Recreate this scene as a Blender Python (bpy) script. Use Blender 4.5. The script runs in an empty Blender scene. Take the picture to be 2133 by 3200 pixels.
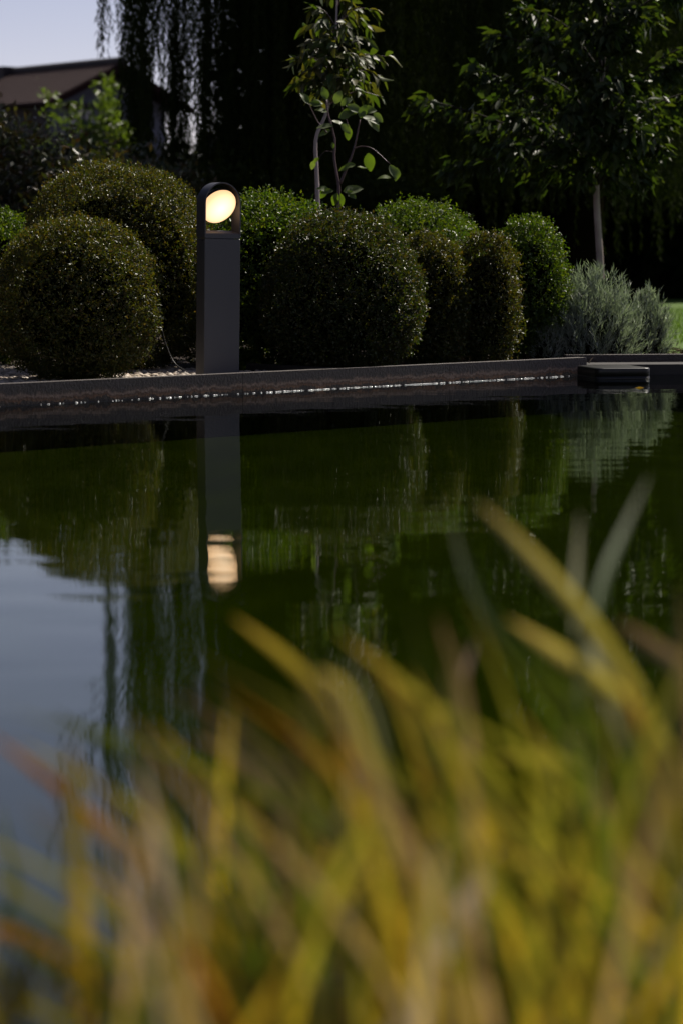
import bpy, math, random
import numpy as np
from mathutils import Vector, Matrix

R = math.radians
scene = bpy.context.scene
COL = scene.collection

# ------------------------------------------------------------------ camera, sky, sun, exposure
FPX, CX, CY, HZ, EYE = 7554.0, 1066.5, 1600.0, 805.0, 0.555
PITCH = math.atan((CY - HZ) / FPX)
cd = bpy.data.cameras.new('camera')
cd.sensor_fit = 'VERTICAL'; cd.sensor_height = 36.0; cd.lens = 85.0
cd.clip_start = 0.05; cd.clip_end = 900
cd.dof.use_dof = True; cd.dof.focus_distance = 10.35; cd.dof.aperture_fstop = 3.4
cam = bpy.data.objects.new('camera', cd); COL.objects.link(cam)
cam.location = (0, 0, EYE); cam.rotation_euler = (math.pi / 2 - PITCH, 0, 0)
scene.camera = cam

SUN_EL, SUN_AZ = 48.0, 42.0
w = bpy.data.worlds.new('World'); scene.world = w; w.use_nodes = True
nt = w.node_tree; nt.nodes.clear()
sky = nt.nodes.new('ShaderNodeTexSky'); sky.sky_type = 'NISHITA'; sky.sun_disc = False
sky.sun_elevation = R(SUN_EL); sky.sun_rotation = R(SUN_AZ); sky.air_density = 0.6; sky.dust_density = 0.15; sky.ozone_density = 1.0
bg = nt.nodes.new('ShaderNodeBackground'); bg.inputs['Strength'].default_value = 0.066
wo = nt.nodes.new('ShaderNodeOutputWorld')
wb = nt.nodes.new('ShaderNodeMix'); wb.data_type = 'RGBA'; wb.blend_type = 'MULTIPLY'; wb.inputs[0].default_value = 1
wb.inputs[7].default_value = (1.46, 1.05, 0.93, 1)        # camera white balance: lavender blue daylight
nt.links.new(sky.outputs[0], wb.inputs[6]); nt.links.new(wb.outputs[2], bg.inputs[0]); nt.links.new(bg.outputs[0], wo.inputs[0])
sd = bpy.data.lights.new('sun', 'SUN'); sd.energy = 5.0; sd.angle = R(0.5); sd.color = (1.0, 0.92, 0.8)
sun = bpy.data.objects.new('sun', sd); COL.objects.link(sun)
dsun = Vector((math.sin(R(SUN_AZ)) * math.cos(R(SUN_EL)), math.cos(R(SUN_AZ)) * math.cos(R(SUN_EL)), math.sin(R(SUN_EL))))
sun.rotation_euler = dsun.to_track_quat('Z', 'Y').to_euler(); sun.location = dsun * 60
vs = scene.view_settings
scene.display_settings.display_device = 'sRGB'
vs.view_transform = 'Standard'; vs.look = 'None'; vs.gamma = 1.0; vs.use_curve_mapping = False; vs.exposure = 0.62
scene.cycles.max_bounces = 6; scene.cycles.diffuse_bounces = 2; scene.cycles.glossy_bounces = 3
scene.cycles.transmission_bounces = 4; scene.cycles.transparent_max_bounces = 6
scene.cycles.caustics_reflective = False; scene.cycles.caustics_refractive = False

# ------------------------------------------------------------------ helpers
S = 3200 / 2352.0

def at(x, y, Y, big=False):
    """world point on the ray through photo pixel (x, y), at world depth Y; x, y in the 1568-wide view unless big"""
    if not big: x *= S; y *= S
    u = (x - CX) / FPX; v = (CY - y) / FPX
    cp, sp = math.cos(PITCH), math.sin(PITCH)
    d = np.array([u, cp + v * sp, -sp + v * cp])
    return np.array([0, 0, EYE]) + d * (Y / d[1])

def on_z(x, y, z):
    x *= S; y *= S
    u = (x - CX) / FPX; v = (CY - y) / FPX
    cp, sp = math.cos(PITCH), math.sin(PITCH)
    d = np.array([u, cp + v * sp, -sp + v * cp])
    return np.array([0, 0, EYE]) + d * ((z - EYE) / d[2])

ORIG = {}
def thing(name, loc, label, cat, group=None):
    o = bpy.data.objects.new(name, None); COL.objects.link(o)
    o.location = loc; o.empty_display_size = 0.1
    o['label'] = label; o['category'] = cat
    if group: o['group'] = group
    ORIG[o.name] = np.array(loc, float)
    return o

def tag(o, label=None, cat=None, group=None, kind=None):
    if label: o['label'] = label
    if cat: o['category'] = cat
    if group: o['group'] = group
    if kind: o['kind'] = kind
    return o

def mesh(name, V, F, mat, smooth=False, uv=None):
    """F: array (n,3)/(n,4) or list of index lists"""
    me = bpy.data.meshes.new(name)
    V = np.asarray(V, np.float32)
    if isinstance(F, np.ndarray):
        n, k = F.shape
        me.vertices.add(len(V)); me.vertices.foreach_set('co', V.ravel())
        me.loops.add(n * k); me.loops.foreach_set('vertex_index', F.astype(np.int32).ravel())
        me.polygons.add(n); me.polygons.foreach_set('loop_start', np.arange(0, n * k, k, dtype=np.int32))
        me.polygons.foreach_set('loop_total', np.full(n, k, np.int32))
        me.update(calc_edges=True)
    else:
        me.from_pydata([tuple(map(float, v)) for v in V], [], [tuple(map(int, f)) for f in F]); me.update()
    if smooth: me.polygons.foreach_set('use_smooth', np.ones(len(me.polygons), bool))
    if uv is not None:
        l = me.uv_layers.new(name='UVMap')
        idx = np.empty(len(me.loops), np.int32); me.loops.foreach_get('vertex_index', idx)
        l.data.foreach_set('uv', np.asarray(uv, np.float32)[idx].ravel())
    me.validate()
    if mat: me.materials.append(mat)
    return me

def add(name, V, F, mat, parent=None, smooth=False, uv=None, kind=None):
    V = np.asarray(V, float)
    o0 = ORIG[parent.name] if parent else np.zeros(3)
    o = bpy.data.objects.new(name, mesh(name, V - o0, F, mat, smooth, uv)); COL.objects.link(o)
    if parent: o.parent = parent
    ORIG[o.name] = o0
    if kind: o['kind'] = kind
    return o

def join(parts):
    Vs, Fs, n = [], [], 0
    for V, F in parts:
        Vs.append(np.asarray(V, float)); Fs += [[i + n for i in f] for f in F]; n += len(V)
    return np.vstack(Vs), Fs

def box(x0, x1, y0, y1, z0, z1):
    V = [(x, y, z) for x in (x0, x1) for y in (y0, y1) for z in (z0, z1)]
    return np.array(V, float), [[0, 1, 3, 2], [4, 6, 7, 5], [0, 4, 5, 1], [2, 3, 7, 6], [0, 2, 6, 4], [1, 5, 7, 3]]

def tube(P, r, n=7, cap=True):
    P = np.asarray(P, float); m = len(P); r = np.broadcast_to(r, (m,))
    V, F = [], []
    T = np.gradient(P, axis=0); T /= np.linalg.norm(T, axis=1)[:, None] + 1e-9
    ref = np.array([0.31, 0.95, 0.05]) if abs(T[0] @ np.array([0.31, 0.95, 0.05])) < .85 else np.array([1., 0, 0])
    for i in range(m):
        a = np.cross(T[i], ref); a /= np.linalg.norm(a); b = np.cross(T[i], a)
        for k in range(n):
            t = 2 * math.pi * k / n
            V.append(P[i] + r[i] * (math.cos(t) * a + math.sin(t) * b))
    for i in range(m - 1):
        for k in range(n):
            F.append([i * n + k, i * n + (k + 1) % n, (i + 1) * n + (k + 1) % n, (i + 1) * n + k])
    if cap: F += [list(range(n))[::-1], [(m - 1) * n + k for k in range(n)]]
    return np.array(V), F

def bez(P, n=14):
    """smooth curve through points (Catmull-Rom)"""
    P = np.asarray(P, float)
    Q = np.vstack([2 * P[0] - P[1], P, 2 * P[-1] - P[-2]]); out = []
    k = len(P) - 1
    for s in np.linspace(0, k - 1e-6, n):
        i = int(s); t = s - i; p0, p1, p2, p3 = Q[i:i + 4]
        out.append(.5 * (2 * p1 + (p2 - p0) * t + (2 * p0 - 5 * p1 + 4 * p2 - p3) * t * t + (3 * p1 - p0 - 3 * p2 + p3) * t ** 3))
    return np.array(out)

def nrm(a): return a / (np.linalg.norm(a, axis=-1, keepdims=True) + 1e-9)

def leaves(P, D, N, L, W, fold=0.25, wide=0.45):
    """small folded four-point leaves, two triangles each"""
    n = len(P); D = nrm(D); Sd = nrm(np.cross(D, N)); N = np.cross(Sd, D)
    L = np.broadcast_to(L, (n,))[:, None]; W = np.broadcast_to(W, (n,))[:, None]
    V = np.empty((n, 4, 3))
    V[:, 0] = P
    V[:, 1] = P + D * L * wide - Sd * W * .5 + N * W * fold
    V[:, 2] = P + D * L - N * L * .12
    V[:, 3] = P + D * L * wide + Sd * W * .5 + N * W * fold
    b = np.arange(n)[:, None] * 4
    F = np.concatenate([b + np.array([[0, 2, 1]]), b + np.array([[0, 3, 2]])], 0)
    return V.reshape(-1, 3), F

def randdir(g, n): return nrm(g.normal(size=(n, 3)))

# ------------------------------------------------------------------ materials
def newmat(name):
    m = bpy.data.materials.new(name); m.use_nodes = True
    t = m.node_tree; t.nodes.clear()
    out = t.nodes.new('ShaderNodeOutputMaterial')
    return m, t, out

def ramp(t, cols, mode='LINEAR'):
    r = t.nodes.new('ShaderNodeValToRGB'); cr = r.color_ramp; cr.interpolation = mode
    n = len(cols)
    while len(cr.elements) < n: cr.elements.new(0.5)
    for i, c in enumerate(cols):
        cr.elements[i].position = i / max(1, n - 1) if len(c) == 3 else c[3]
        cr.elements[i].color = (*c[:3], 1)
    return r

def leaf_mat(name, cols, rough=.4, trans=.3, tint=(1.5, 1.5, .5), spec=.5):
    m, t, out = newmat(name); N, Lk = t.nodes, t.links
    g = N.new('ShaderNodeNewGeometry'); oi = N.new('ShaderNodeObjectInfo')
    a = N.new('ShaderNodeMath'); a.operation = 'ADD'; fr = N.new('ShaderNodeMath'); fr.operation = 'FRACT'
    Lk.new(g.outputs['Random Per Island'], a.inputs[0]); Lk.new(oi.outputs['Random'], a.inputs[1]); Lk.new(a.outputs[0], fr.inputs[0])
    r = ramp(t, cols); Lk.new(fr.outputs[0], r.inputs[0])
    p = N.new('ShaderNodeBsdfPrincipled'); Lk.new(r.outputs[0], p.inputs['Base Color'])
    p.inputs['Roughness'].default_value = rough; p.inputs['Specular IOR Level'].default_value = spec
    mu = N.new('ShaderNodeMix'); mu.data_type = 'RGBA'; mu.blend_type = 'MULTIPLY'; mu.inputs[0].default_value = 1
    Lk.new(r.outputs[0], mu.inputs[6]); mu.inputs[7].default_value = (*tint, 1)
    tr = N.new('ShaderNodeBsdfTranslucent'); Lk.new(mu.outputs[2], tr.inputs['Color'])
    mx = N.new('ShaderNodeMixShader'); mx.inputs[0].default_value = trans
    Lk.new(p.outputs[0], mx.inputs[1]); Lk.new(tr.outputs[0], mx.inputs[2]); Lk.new(mx.outputs[0], out.inputs[0])
    return m

def noise_mat(name, cols, scale=8, rough=.7, spec=.4, bump=0.0, bdist=.004, detail=6, stretch=None, metallic=0):
    m, t, out = newmat(name); N, Lk = t.nodes, t.links
    tc = N.new('ShaderNodeTexCoord'); mp = N.new('ShaderNodeMapping')
    if stretch: mp.inputs['Scale'].default_value = stretch
    Lk.new(tc.outputs['Object'], mp.inputs[0])
    n1 = N.new('ShaderNodeTexNoise'); n1.inputs['Scale'].default_value = scale; n1.inputs['Detail'].default_value = detail
    Lk.new(mp.outputs[0], n1.inputs['Vector'])
    r = ramp(t, cols); Lk.new(n1.outputs['Fac'], r.inputs[0])
    p = N.new('ShaderNodeBsdfPrincipled'); Lk.new(r.outputs[0], p.inputs['Base Color'])
    p.inputs['Roughness'].default_value = rough; p.inputs['Specular IOR Level'].default_value = spec; p.inputs['Metallic'].default_value = metallic
    if bump:
        b = N.new('ShaderNodeBump'); b.inputs['Strength'].default_value = bump; b.inputs['Distance'].default_value = bdist
        Lk.new(n1.outputs['Fac'], b.inputs['Height']); Lk.new(b.outputs[0], p.inputs['Normal'])
    Lk.new(p.outputs[0], out.inputs[0])
    return m

M = {}
M['box_dark'] = leaf_mat('box_leaf_dark', [(0.0111, 0.0243, 0.0044), (0.0199, 0.0376, 0.0066), (0.0376, 0.0442, 0.0078), (0.0154, 0.0309, 0.0055), (0.0497, 0.0376, 0.0111), (0.0199, 0.0376, 0.0066)], .4, .40, (1.8, 1.6, .4), .38)
M['box_green'] = leaf_mat('box_leaf_green', [(0.0182, 0.0494, 0.0065), (0.0390, 0.0806, 0.0091), (0.0780, 0.1105, 0.0130), (0.0260, 0.0624, 0.0078), (0.0585, 0.0975, 0.0104)], .42, .44, (1.9, 1.65, .35), .32)
M['box_mixed'] = leaf_mat('box_leaf_mixed', [(0.0168, 0.0325, 0.0060), (0.0361, 0.0505, 0.0084), (0.0625, 0.0625, 0.0108), (0.0217, 0.0409, 0.0072), (0.0698, 0.0505, 0.0132), (0.0312, 0.0481, 0.0084)], .4, .42, (1.8, 1.55, .4), .36)
M['inner'] = noise_mat('inner_twig', [(.0015, .002, .0006), (.004, .004, .0015)], 30, 1.0, 0.0, .8, .02)  # near-black colour standing in for the shade inside dense foliage
M['lav'] = leaf_mat('lavender_leaf', [(.19, .22, .18), (.36, .38, .36), (.13, .17, .10), (.28, .30, .28)], .5, .25, (1.1, 1.3, .7))
M['cherry'] = leaf_mat('cherry_leaf', [(0.0191, 0.0361, 0.0106), (0.0361, 0.0531, 0.0149), (0.0265, 0.0446, 0.0127), (0.0489, 0.0595, 0.0139), (0.0234, 0.0382, 0.0127)], .5, .36, (1.5, 1.7, .4), .3)
M['sapling'] = leaf_mat('sapling_leaf', [(.034, .062, .012), (.055, .080, .016), (.085, .080, .026), (.045, .072, .016)], .5, .42, (1.5, 1.5, .4), .35)
M['broad'] = leaf_mat('broad_leaf', [(.07, .105, .022), (.095, .135, .025), (.12, .15, .07), (.08, .12, .025)], .5, .45, (1.3, 1.5, .35), .4)
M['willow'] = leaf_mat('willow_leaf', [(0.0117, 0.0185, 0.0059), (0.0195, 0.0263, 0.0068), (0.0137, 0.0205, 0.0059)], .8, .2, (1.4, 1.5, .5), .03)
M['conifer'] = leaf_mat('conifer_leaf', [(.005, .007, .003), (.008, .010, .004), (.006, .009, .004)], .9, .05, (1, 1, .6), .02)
M['shrub_dark'] = leaf_mat('shrub_leaf_dark', [(.022, .036, .012), (.04, .05, .018), (.06, .06, .025), (.07, .04, .018), (.03, .045, .015)], .4, .25)
M['shrub_bright'] = leaf_mat('shrub_leaf_bright', [(.07, .11, .02), (.10, .14, .025), (.085, .12, .022)], .45, .4, (1.3, 1.4, .4))
M['bark'] = noise_mat('bark_grey', [(.10, .07, .06), (.30, .24, .22), (.50, .42, .40)], 22, .8, .3, .6, .004, stretch=(1, 1, .35))
M['bark_dark'] = noise_mat('bark_dark', [(.010, .008, .006), (.03, .023, .018)], 10, .9, .2, .7, .02, stretch=(1, 1, .3))
M['stem_purple'] = noise_mat('stem_purple', [(.05, .025, .03), (.13, .08, .085)], 40, .5, .4, .3, .002)
M['soil'] = noise_mat('soil', [(.006, .004, .0025), (.018, .011, .007), (.03, .019, .011)], 14, .95, .15, .8, .01)
M['mulch'] = leaf_mat('mulch_flake', [(.03, .017, .01), (.06, .035, .02), (.10, .055, .03), (.04, .03, .02)], .8, .05, (1, 1, 1), .2)
M['lawn'] = noise_mat('lawn_turf', [(.04, .08, .006), (.06, .11, .008)], 9, .9, .2, .5, .01)
M['grassblade'] = leaf_mat('lawn_blade', [(.05, .10, .012), (.08, .13, .018), (.065, .115, .015)], .5, .45, (1.2, 1.3, .4))
M['pebble'] = leaf_mat('pebble_stone', [(.32, .26, .20), (.48, .40, .32), (.22, .19, .16), (.54, .48, .42), (.36, .28, .21)], .75, 0.0, (1, 1, 1), .3)
M['steel_dark'] = noise_mat('anthracite_coat', [(.030, .030, .037), (.037, .037, .044)], 160, .48, .5, .15, .0004)
M['black'] = noise_mat('black_plastic', [(.003, .003, .0035), (.005, .005, .006)], 40, .4, .35)
M['cable'] = noise_mat('cable_rubber', [(.012, .012, .013), (.02, .02, .02)], 40, .5, .4)
M['edging'] = noise_mat('edging_stone', [(.018, .016, .016), (.032, .029, .028)], 40, .7, .3, .3, .001)
M['tile'] = noise_mat('roof_tile', [(.045, .03, .028), (.062, .038, .034), (.052, .034, .031)], 5, .8, .25)
M['house'] = noise_mat('house_render', [(0.1190, 0.1275, 0.1700), (0.1530, 0.1615, 0.2040)], 3, .85, .2)
M['house_dark'] = noise_mat('dark_timber', [(.025, .022, .022), (.04, .035, .035)], 5, .7, .3)
M['willow_bark'] = noise_mat('willow_bark', [(.002, .0015, .001), (.010, .007, .005)], 6, .95, .0, .9, .05, stretch=(1, 1, .3))
M['verge'] = noise_mat('verge_board', [(.022, .012, .012), (.03, .016, .016)], 5, .95, .02)
M['pale_bark'] = noise_mat('pale_bark', [(.22, .17, .16), (.42, .35, .34), (.60, .53, .51)], 26, .8, .3, .6, .003, stretch=(1, 1, .5))
M['pale_frame'] = noise_mat('pale_frame', [(.45, .44, .46), (.55, .54, .56)], 4, .6, .4)
M['yellowleaf'] = leaf_mat('fallen_leaf', [(.35, .24, .02), (.42, .28, .03)], .5, .3, (1.2, 1, .3))

# stone kerb: dark smooth coping, brown lime-stained band below a ragged tide mark
m, t, out = newmat('kerb_stone'); N, Lk = t.nodes, t.links
tc = N.new('ShaderNodeTexCoord'); sx = N.new('ShaderNodeSeparateXYZ'); Lk.new(tc.outputs['Object'], sx.inputs[0])
n1 = N.new('ShaderNodeTexNoise'); n1.inputs['Scale'].default_value = 14; n1.inputs['Detail'].default_value = 9; n1.inputs['Roughness'].default_value = .7
Lk.new(tc.outputs['Object'], n1.inputs['Vector'])
n2 = N.new('ShaderNodeTexNoise'); n2.inputs['Scale'].default_value = 90; n2.inputs['Detail'].default_value = 5; Lk.new(tc.outputs['Object'], n2.inputs['Vector'])
ma = N.new('ShaderNodeMath'); ma.operation = 'MULTIPLY_ADD'; ma.inputs[1].default_value = .08; Lk.new(n1.outputs['Fac'], ma.inputs[0]); Lk.new(sx.outputs['Z'], ma.inputs[2])
mr = N.new('ShaderNodeMapRange'); mr.inputs['From Min'].default_value = .0; mr.inputs['From Max'].default_value = .123; Lk.new(ma.outputs[0], mr.inputs['Value'])
r = ramp(t, [(.006, .004, .002, 0), (.010, .006, .003, .36), (.022, .011, .005, .42), (.13, .062, .026, .47), (.07, .038, .02, .53), (.22, .155, .115, .60), (.055, .037, .028, .68), (.030, .023, .021, .76), (.036, .028, .026, 1)])
Lk.new(mr.outputs[0], r.inputs[0])
r2 = ramp(t, [(.2, .2, .2), (1.8, 1.7, 1.6)]); Lk.new(n2.outputs['Fac'], r2.inputs[0])
mu = N.new('ShaderNodeMix'); mu.data_type = 'RGBA'; mu.blend_type = 'MULTIPLY'; mu.inputs[0].default_value = 1
Lk.new(r.outputs[0], mu.inputs[6]); Lk.new(r2.outputs[0], mu.inputs[7])
p = N.new('ShaderNodeBsdfPrincipled'); Lk.new(mu.outputs[2], p.inputs['Base Color']); p.inputs['Roughness'].default_value = .65
b = N.new('ShaderNodeBump'); b.inputs['Strength'].default_value = 1; b.inputs['Distance'].default_value = .008; Lk.new(n2.outputs['Fac'], b.inputs['Height']); Lk.new(b.outputs[0], p.inputs['Normal'])
Lk.new(p.outputs[0], out.inputs[0]); M['kerb'] = m

# water: mirror by Fresnel over clear greenish water
m, t, out = newmat('pond_water'); N, Lk = t.nodes, t.links
tc = N.new('ShaderNodeTexCoord'); mp = N.new('ShaderNodeMapping'); mp.inputs['Scale'].default_value = (.55, 1, 1); Lk.new(tc.outputs['Object'], mp.inputs[0])
n1 = N.new('ShaderNodeTexNoise'); n1.inputs['Scale'].default_value = 14; n1.inputs['Detail'].default_value = 2; Lk.new(mp.outputs[0], n1.inputs['Vector'])
n2 = N.new('ShaderNodeTexNoise'); n2.inputs['Scale'].default_value = 3.2; n2.inputs['Detail'].default_value = 2; Lk.new(mp.outputs[0], n2.inputs['Vector'])
n3 = N.new('ShaderNodeTexNoise'); n3.inputs['Scale'].default_value = .9; n3.inputs['Detail'].default_value = 1; Lk.new(tc.outputs['Object'], n3.inputs['Vector'])
mr = N.new('ShaderNodeMapRange'); mr.inputs['From Min'].default_value = .4; mr.inputs['From Max'].default_value = .65; mr.inputs['To Min'].default_value = .35; mr.inputs['To Max'].default_value = 1.3; Lk.new(n3.outputs['Fac'], mr.inputs['Value'])
m1 = N.new('ShaderNodeMath'); m1.operation = 'MULTIPLY'; Lk.new(n1.outputs['Fac'], m1.inputs[0]); Lk.new(mr.outputs[0], m1.inputs[1])
m2 = N.new('ShaderNodeMath'); m2.operation = 'MULTIPLY_ADD'; m2.inputs[1].default_value = 5.0; Lk.new(n2.outputs['Fac'], m2.inputs[0]); Lk.new(m1.outputs[0], m2.inputs[2])
b = N.new('ShaderNodeBump'); b.inputs['Strength'].default_value = 1; b.inputs['Distance'].default_value = .0004; Lk.new(m2.outputs[0], b.inputs['Height'])
fz = N.new('ShaderNodeFresnel'); fz.inputs['IOR'].default_value = 1.33; Lk.new(b.outputs[0], fz.inputs['Normal'])
gl = N.new('ShaderNodeBsdfGlossy'); gl.inputs['Roughness'].default_value = .012; gl.inputs['Color'].default_value = (.93, .96, .95, 1); Lk.new(b.outputs[0], gl.inputs['Normal'])
tp = N.new('ShaderNodeBsdfTransparent'); tp.inputs['Color'].default_value = (.72, .86, .55, 1)
mx = N.new('ShaderNodeMixShader'); Lk.new(fz.outputs[0], mx.inputs[0]); Lk.new(tp.outputs[0], mx.inputs[1]); Lk.new(gl.outputs[0], mx.inputs[2]); Lk.new(mx.outputs[0], out.inputs[0])
M['water'] = m
M['algae'] = noise_mat('pond_algae', [(.0050, .0066, .0001), (.0115, .0138, .0002), (.021, .0235, .0005)], 5, 1.0, 0.0, .6, .02, 8, (1, .35, 1))

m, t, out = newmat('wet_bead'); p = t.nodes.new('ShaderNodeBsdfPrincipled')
p.inputs['Base Color'].default_value = (.72, .72, .70, 1); p.inputs['Roughness'].default_value = .15; p.inputs['Specular IOR Level'].default_value = .9  # white base colour stands in for sun glints on the water's edge
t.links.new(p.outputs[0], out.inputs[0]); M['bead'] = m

m, t, out = newmat('lit_diffuser'); N, Lk = t.nodes, t.links
tc = N.new('ShaderNodeTexCoord'); vd = N.new('ShaderNodeVectorMath'); vd.operation = 'DISTANCE'; vd.inputs[1].default_value = (0, -.012, .735)
Lk.new(tc.outputs['Object'], vd.inputs[0]); mr = N.new('ShaderNodeMapRange'); mr.inputs['From Min'].default_value = .01; mr.inputs['From Max'].default_value = .082; Lk.new(vd.outputs['Value'], mr.inputs['Value'])
r = ramp(t, [(1.7, 1.22, .80, 0), (1.5, .95, .54, .6), (1.0, .58, .29, 1)]); Lk.new(mr.outputs[0], r.inputs[0])
e = N.new('ShaderNodeEmission'); e.inputs['Strength'].default_value = 0.82; Lk.new(r.outputs[0], e.inputs['Color']); Lk.new(e.outputs[0], out.inputs[0])
M['diffuser'] = m

def blade_mat(name, cols, trans=.62, tint=(1.35, 1.15, .34)):
    """colour runs from base to tip of each blade, with its own shift per blade and fine streaks along it"""
    m, t, out = newmat(name); N, Lk = t.nodes, t.links
    uv = N.new('ShaderNodeUVMap'); sx = N.new('ShaderNodeSeparateXYZ'); Lk.new(uv.outputs[0], sx.inputs[0])
    oi = N.new('ShaderNodeObjectInfo')
    nz = N.new('ShaderNodeTexNoise'); nz.noise_dimensions = '2D'; nz.inputs['Scale'].default_value = 3; mp = N.new('ShaderNodeMapping'); mp.inputs['Scale'].default_value = (3, 2.5, 1)
    cb = N.new('ShaderNodeCombineXYZ'); Lk.new(oi.outputs['Random'], cb.inputs[0]); Lk.new(oi.outputs['Random'], cb.inputs[1])
    va = N.new('ShaderNodeVectorMath'); va.operation = 'MULTIPLY_ADD'; va.inputs[1].default_value = (40, 70, 0); Lk.new(cb.outputs[0], va.inputs[0]); Lk.new(uv.outputs[0], mp.inputs[0]); Lk.new(mp.outputs[0], va.inputs[2])
    Lk.new(va.outputs[0], nz.inputs['Vector'])
    a = N.new('ShaderNodeMath'); a.operation = 'MULTIPLY_ADD'; a.inputs[1].default_value = .7; Lk.new(nz.outputs['Fac'], a.inputs[0])
    s = N.new('ShaderNodeMath'); s.operation = 'SUBTRACT'; s.inputs[1].default_value = .35; Lk.new(sx.outputs['Y'], s.inputs[0]); Lk.new(s.outputs[0], a.inputs[2])
    r = ramp(t, cols); Lk.new(a.outputs[0], r.inputs[0])
    p = N.new('ShaderNodeBsdfPrincipled'); Lk.new(r.outputs[0], p.inputs['Base Color']); p.inputs['Roughness'].default_value = .6; p.inputs['Specular IOR Level'].default_value = .25
    mu = N.new('ShaderNodeMix'); mu.data_type = 'RGBA'; mu.blend_type = 'MULTIPLY'; mu.inputs[0].default_value = 1; Lk.new(r.outputs[0], mu.inputs[6]); mu.inputs[7].default_value = (*tint, 1)
    tr = N.new('ShaderNodeBsdfTranslucent'); Lk.new(mu.outputs[2], tr.inputs[0])
    mx = N.new('ShaderNodeMixShader'); mx.inputs[0].default_value = trans
    Lk.new(p.outputs[0], mx.inputs[1]); Lk.new(tr.outputs[0], mx.inputs[2]); Lk.new(mx.outputs[0], out.inputs[0])
    return m
BM = {
    'khaki': blade_mat('blade_khaki', [(.48, .36, .08), (.40, .36, .09), (.36, .36, .12), (.42, .40, .20), (.42, .35, .20)]),
    'olive': blade_mat('blade_olive', [(.44, .31, .06), (.31, .27, .05), (.20, .21, .045), (.16, .18, .05), (.18, .15, .06)]),
    'green': blade_mat('blade_green', [(.22, .21, .03), (.10, .14, .02), (.06, .11, .018), (.055, .095, .02), (.08, .09, .03)]),
    'yellow': blade_mat('blade_yellow', [(.56, .37, .04), (.46, .33, .045), (.32, .27, .05), (.24, .22, .05), (.26, .20, .08)]),
    'tan': blade_mat('blade_tan', [(.50, .37, .16), (.46, .35, .18), (.36, .28, .15), (.28, .21, .11), (.24, .16, .09)], .5, (1.15, 1, .7)),
    'rust': blade_mat('blade_rust', [(.30, .21, .035), (.22, .15, .03), (.20, .105, .022), (.18, .085, .02), (.15, .075, .03)]),
    'pale': blade_mat('blade_pale', [(.56, .45, .28), (.53, .44, .31), (.50, .43, .34), (.44, .39, .32), (.36, .30, .24)], .45, (1.1, 1, .85)),
}

# ------------------------------------------------------------------ ground, pool, water
KC = np.array([1.16, 11.46])                      # pool corner
def kline(x): return x + 10.3
KL = np.array([-7.0, kline(-7.0)])
K2 = np.array([9.0, 12.55])
GZ = .03                                          # ground behind the kerb
pool = [KL, KC, K2, np.array([9.0, 1.5]), np.array([-7.0, 1.5])]
big = 260.0
outer = [np.array([-big, big]), np.array([0.0, big]), np.array([big, big]), np.array([big, -big]), np.array([-big, -big])]
V = [(*p_, GZ) for p_ in pool] + [(*p_, GZ) for p_ in outer]
F = [[i, (i + 1) % 5, 5 + (i + 1) % 5, 5 + i] for i in range(5)]
tag(add('ground', V, F, M['soil']), kind='structure')
tag(add('pool_floor', [(*(p_ + (p_ - np.array([1.0, 6.0])) * .06), -.17) for p_ in pool], [[0, 4, 3, 2, 1]], M['algae']), kind='structure')
# near bank: soil shelf with an uneven edge under the reeds
g = np.random.default_rng(3)
xs = np.linspace(-7, 9, 161); e = 1.74 + .03 * np.sin(xs * 7) + g.normal(0, .012, len(xs))
V = np.vstack([np.c_[xs, np.full_like(xs, 1.2), np.full_like(xs, .034)], np.c_[xs, e - .12, np.full_like(xs, .02)], np.c_[xs, e, np.full_like(xs, -.03)], np.c_[xs, e + .05, np.full_like(xs, -.17)]])
n = len(xs); F = [[r_ * n + i, r_ * n + i + 1, (r_ + 1) * n + i + 1, (r_ + 1) * n + i] for r_ in range(3) for i in range(n - 1)]
tag(add('pond_bank', V, F, M['soil'], smooth=True), kind='structure')
V = [(*KL, 0), (*(KC + [.02, .02]), 0), (*K2, 0), (9, 1.55, 0), (-7, 1.55, 0)]
tag(add('water', V, [[0, 4, 3, 2, 1]], M['water']), kind='structure')
# gravel bed, mulch bed and lawn sheets
tag(add('lawn', [(1.75, 12.7, GZ + .012), (40, 12.9, GZ + .012), (60, 40, GZ + .012), (2.6, 30, GZ + .012)], [[0, 1, 2, 3]], M['lawn']), kind='structure')
n = 9000
P = np.c_[g.uniform(2.0, 4.4, n), 12.8 + 11 * g.random(n) ** 1.3, np.full(n, GZ + .012)]
D = np.c_[g.normal(0, .35, n), g.normal(0, .35, n), np.ones(n)]
V, F = leaves(P, D, randdir(g, n), g.uniform(.03, .06, n), .006, 0, .3)
tag(add('lawn_grass', V, F, M['grassblade'], kind='stuff'))

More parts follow.
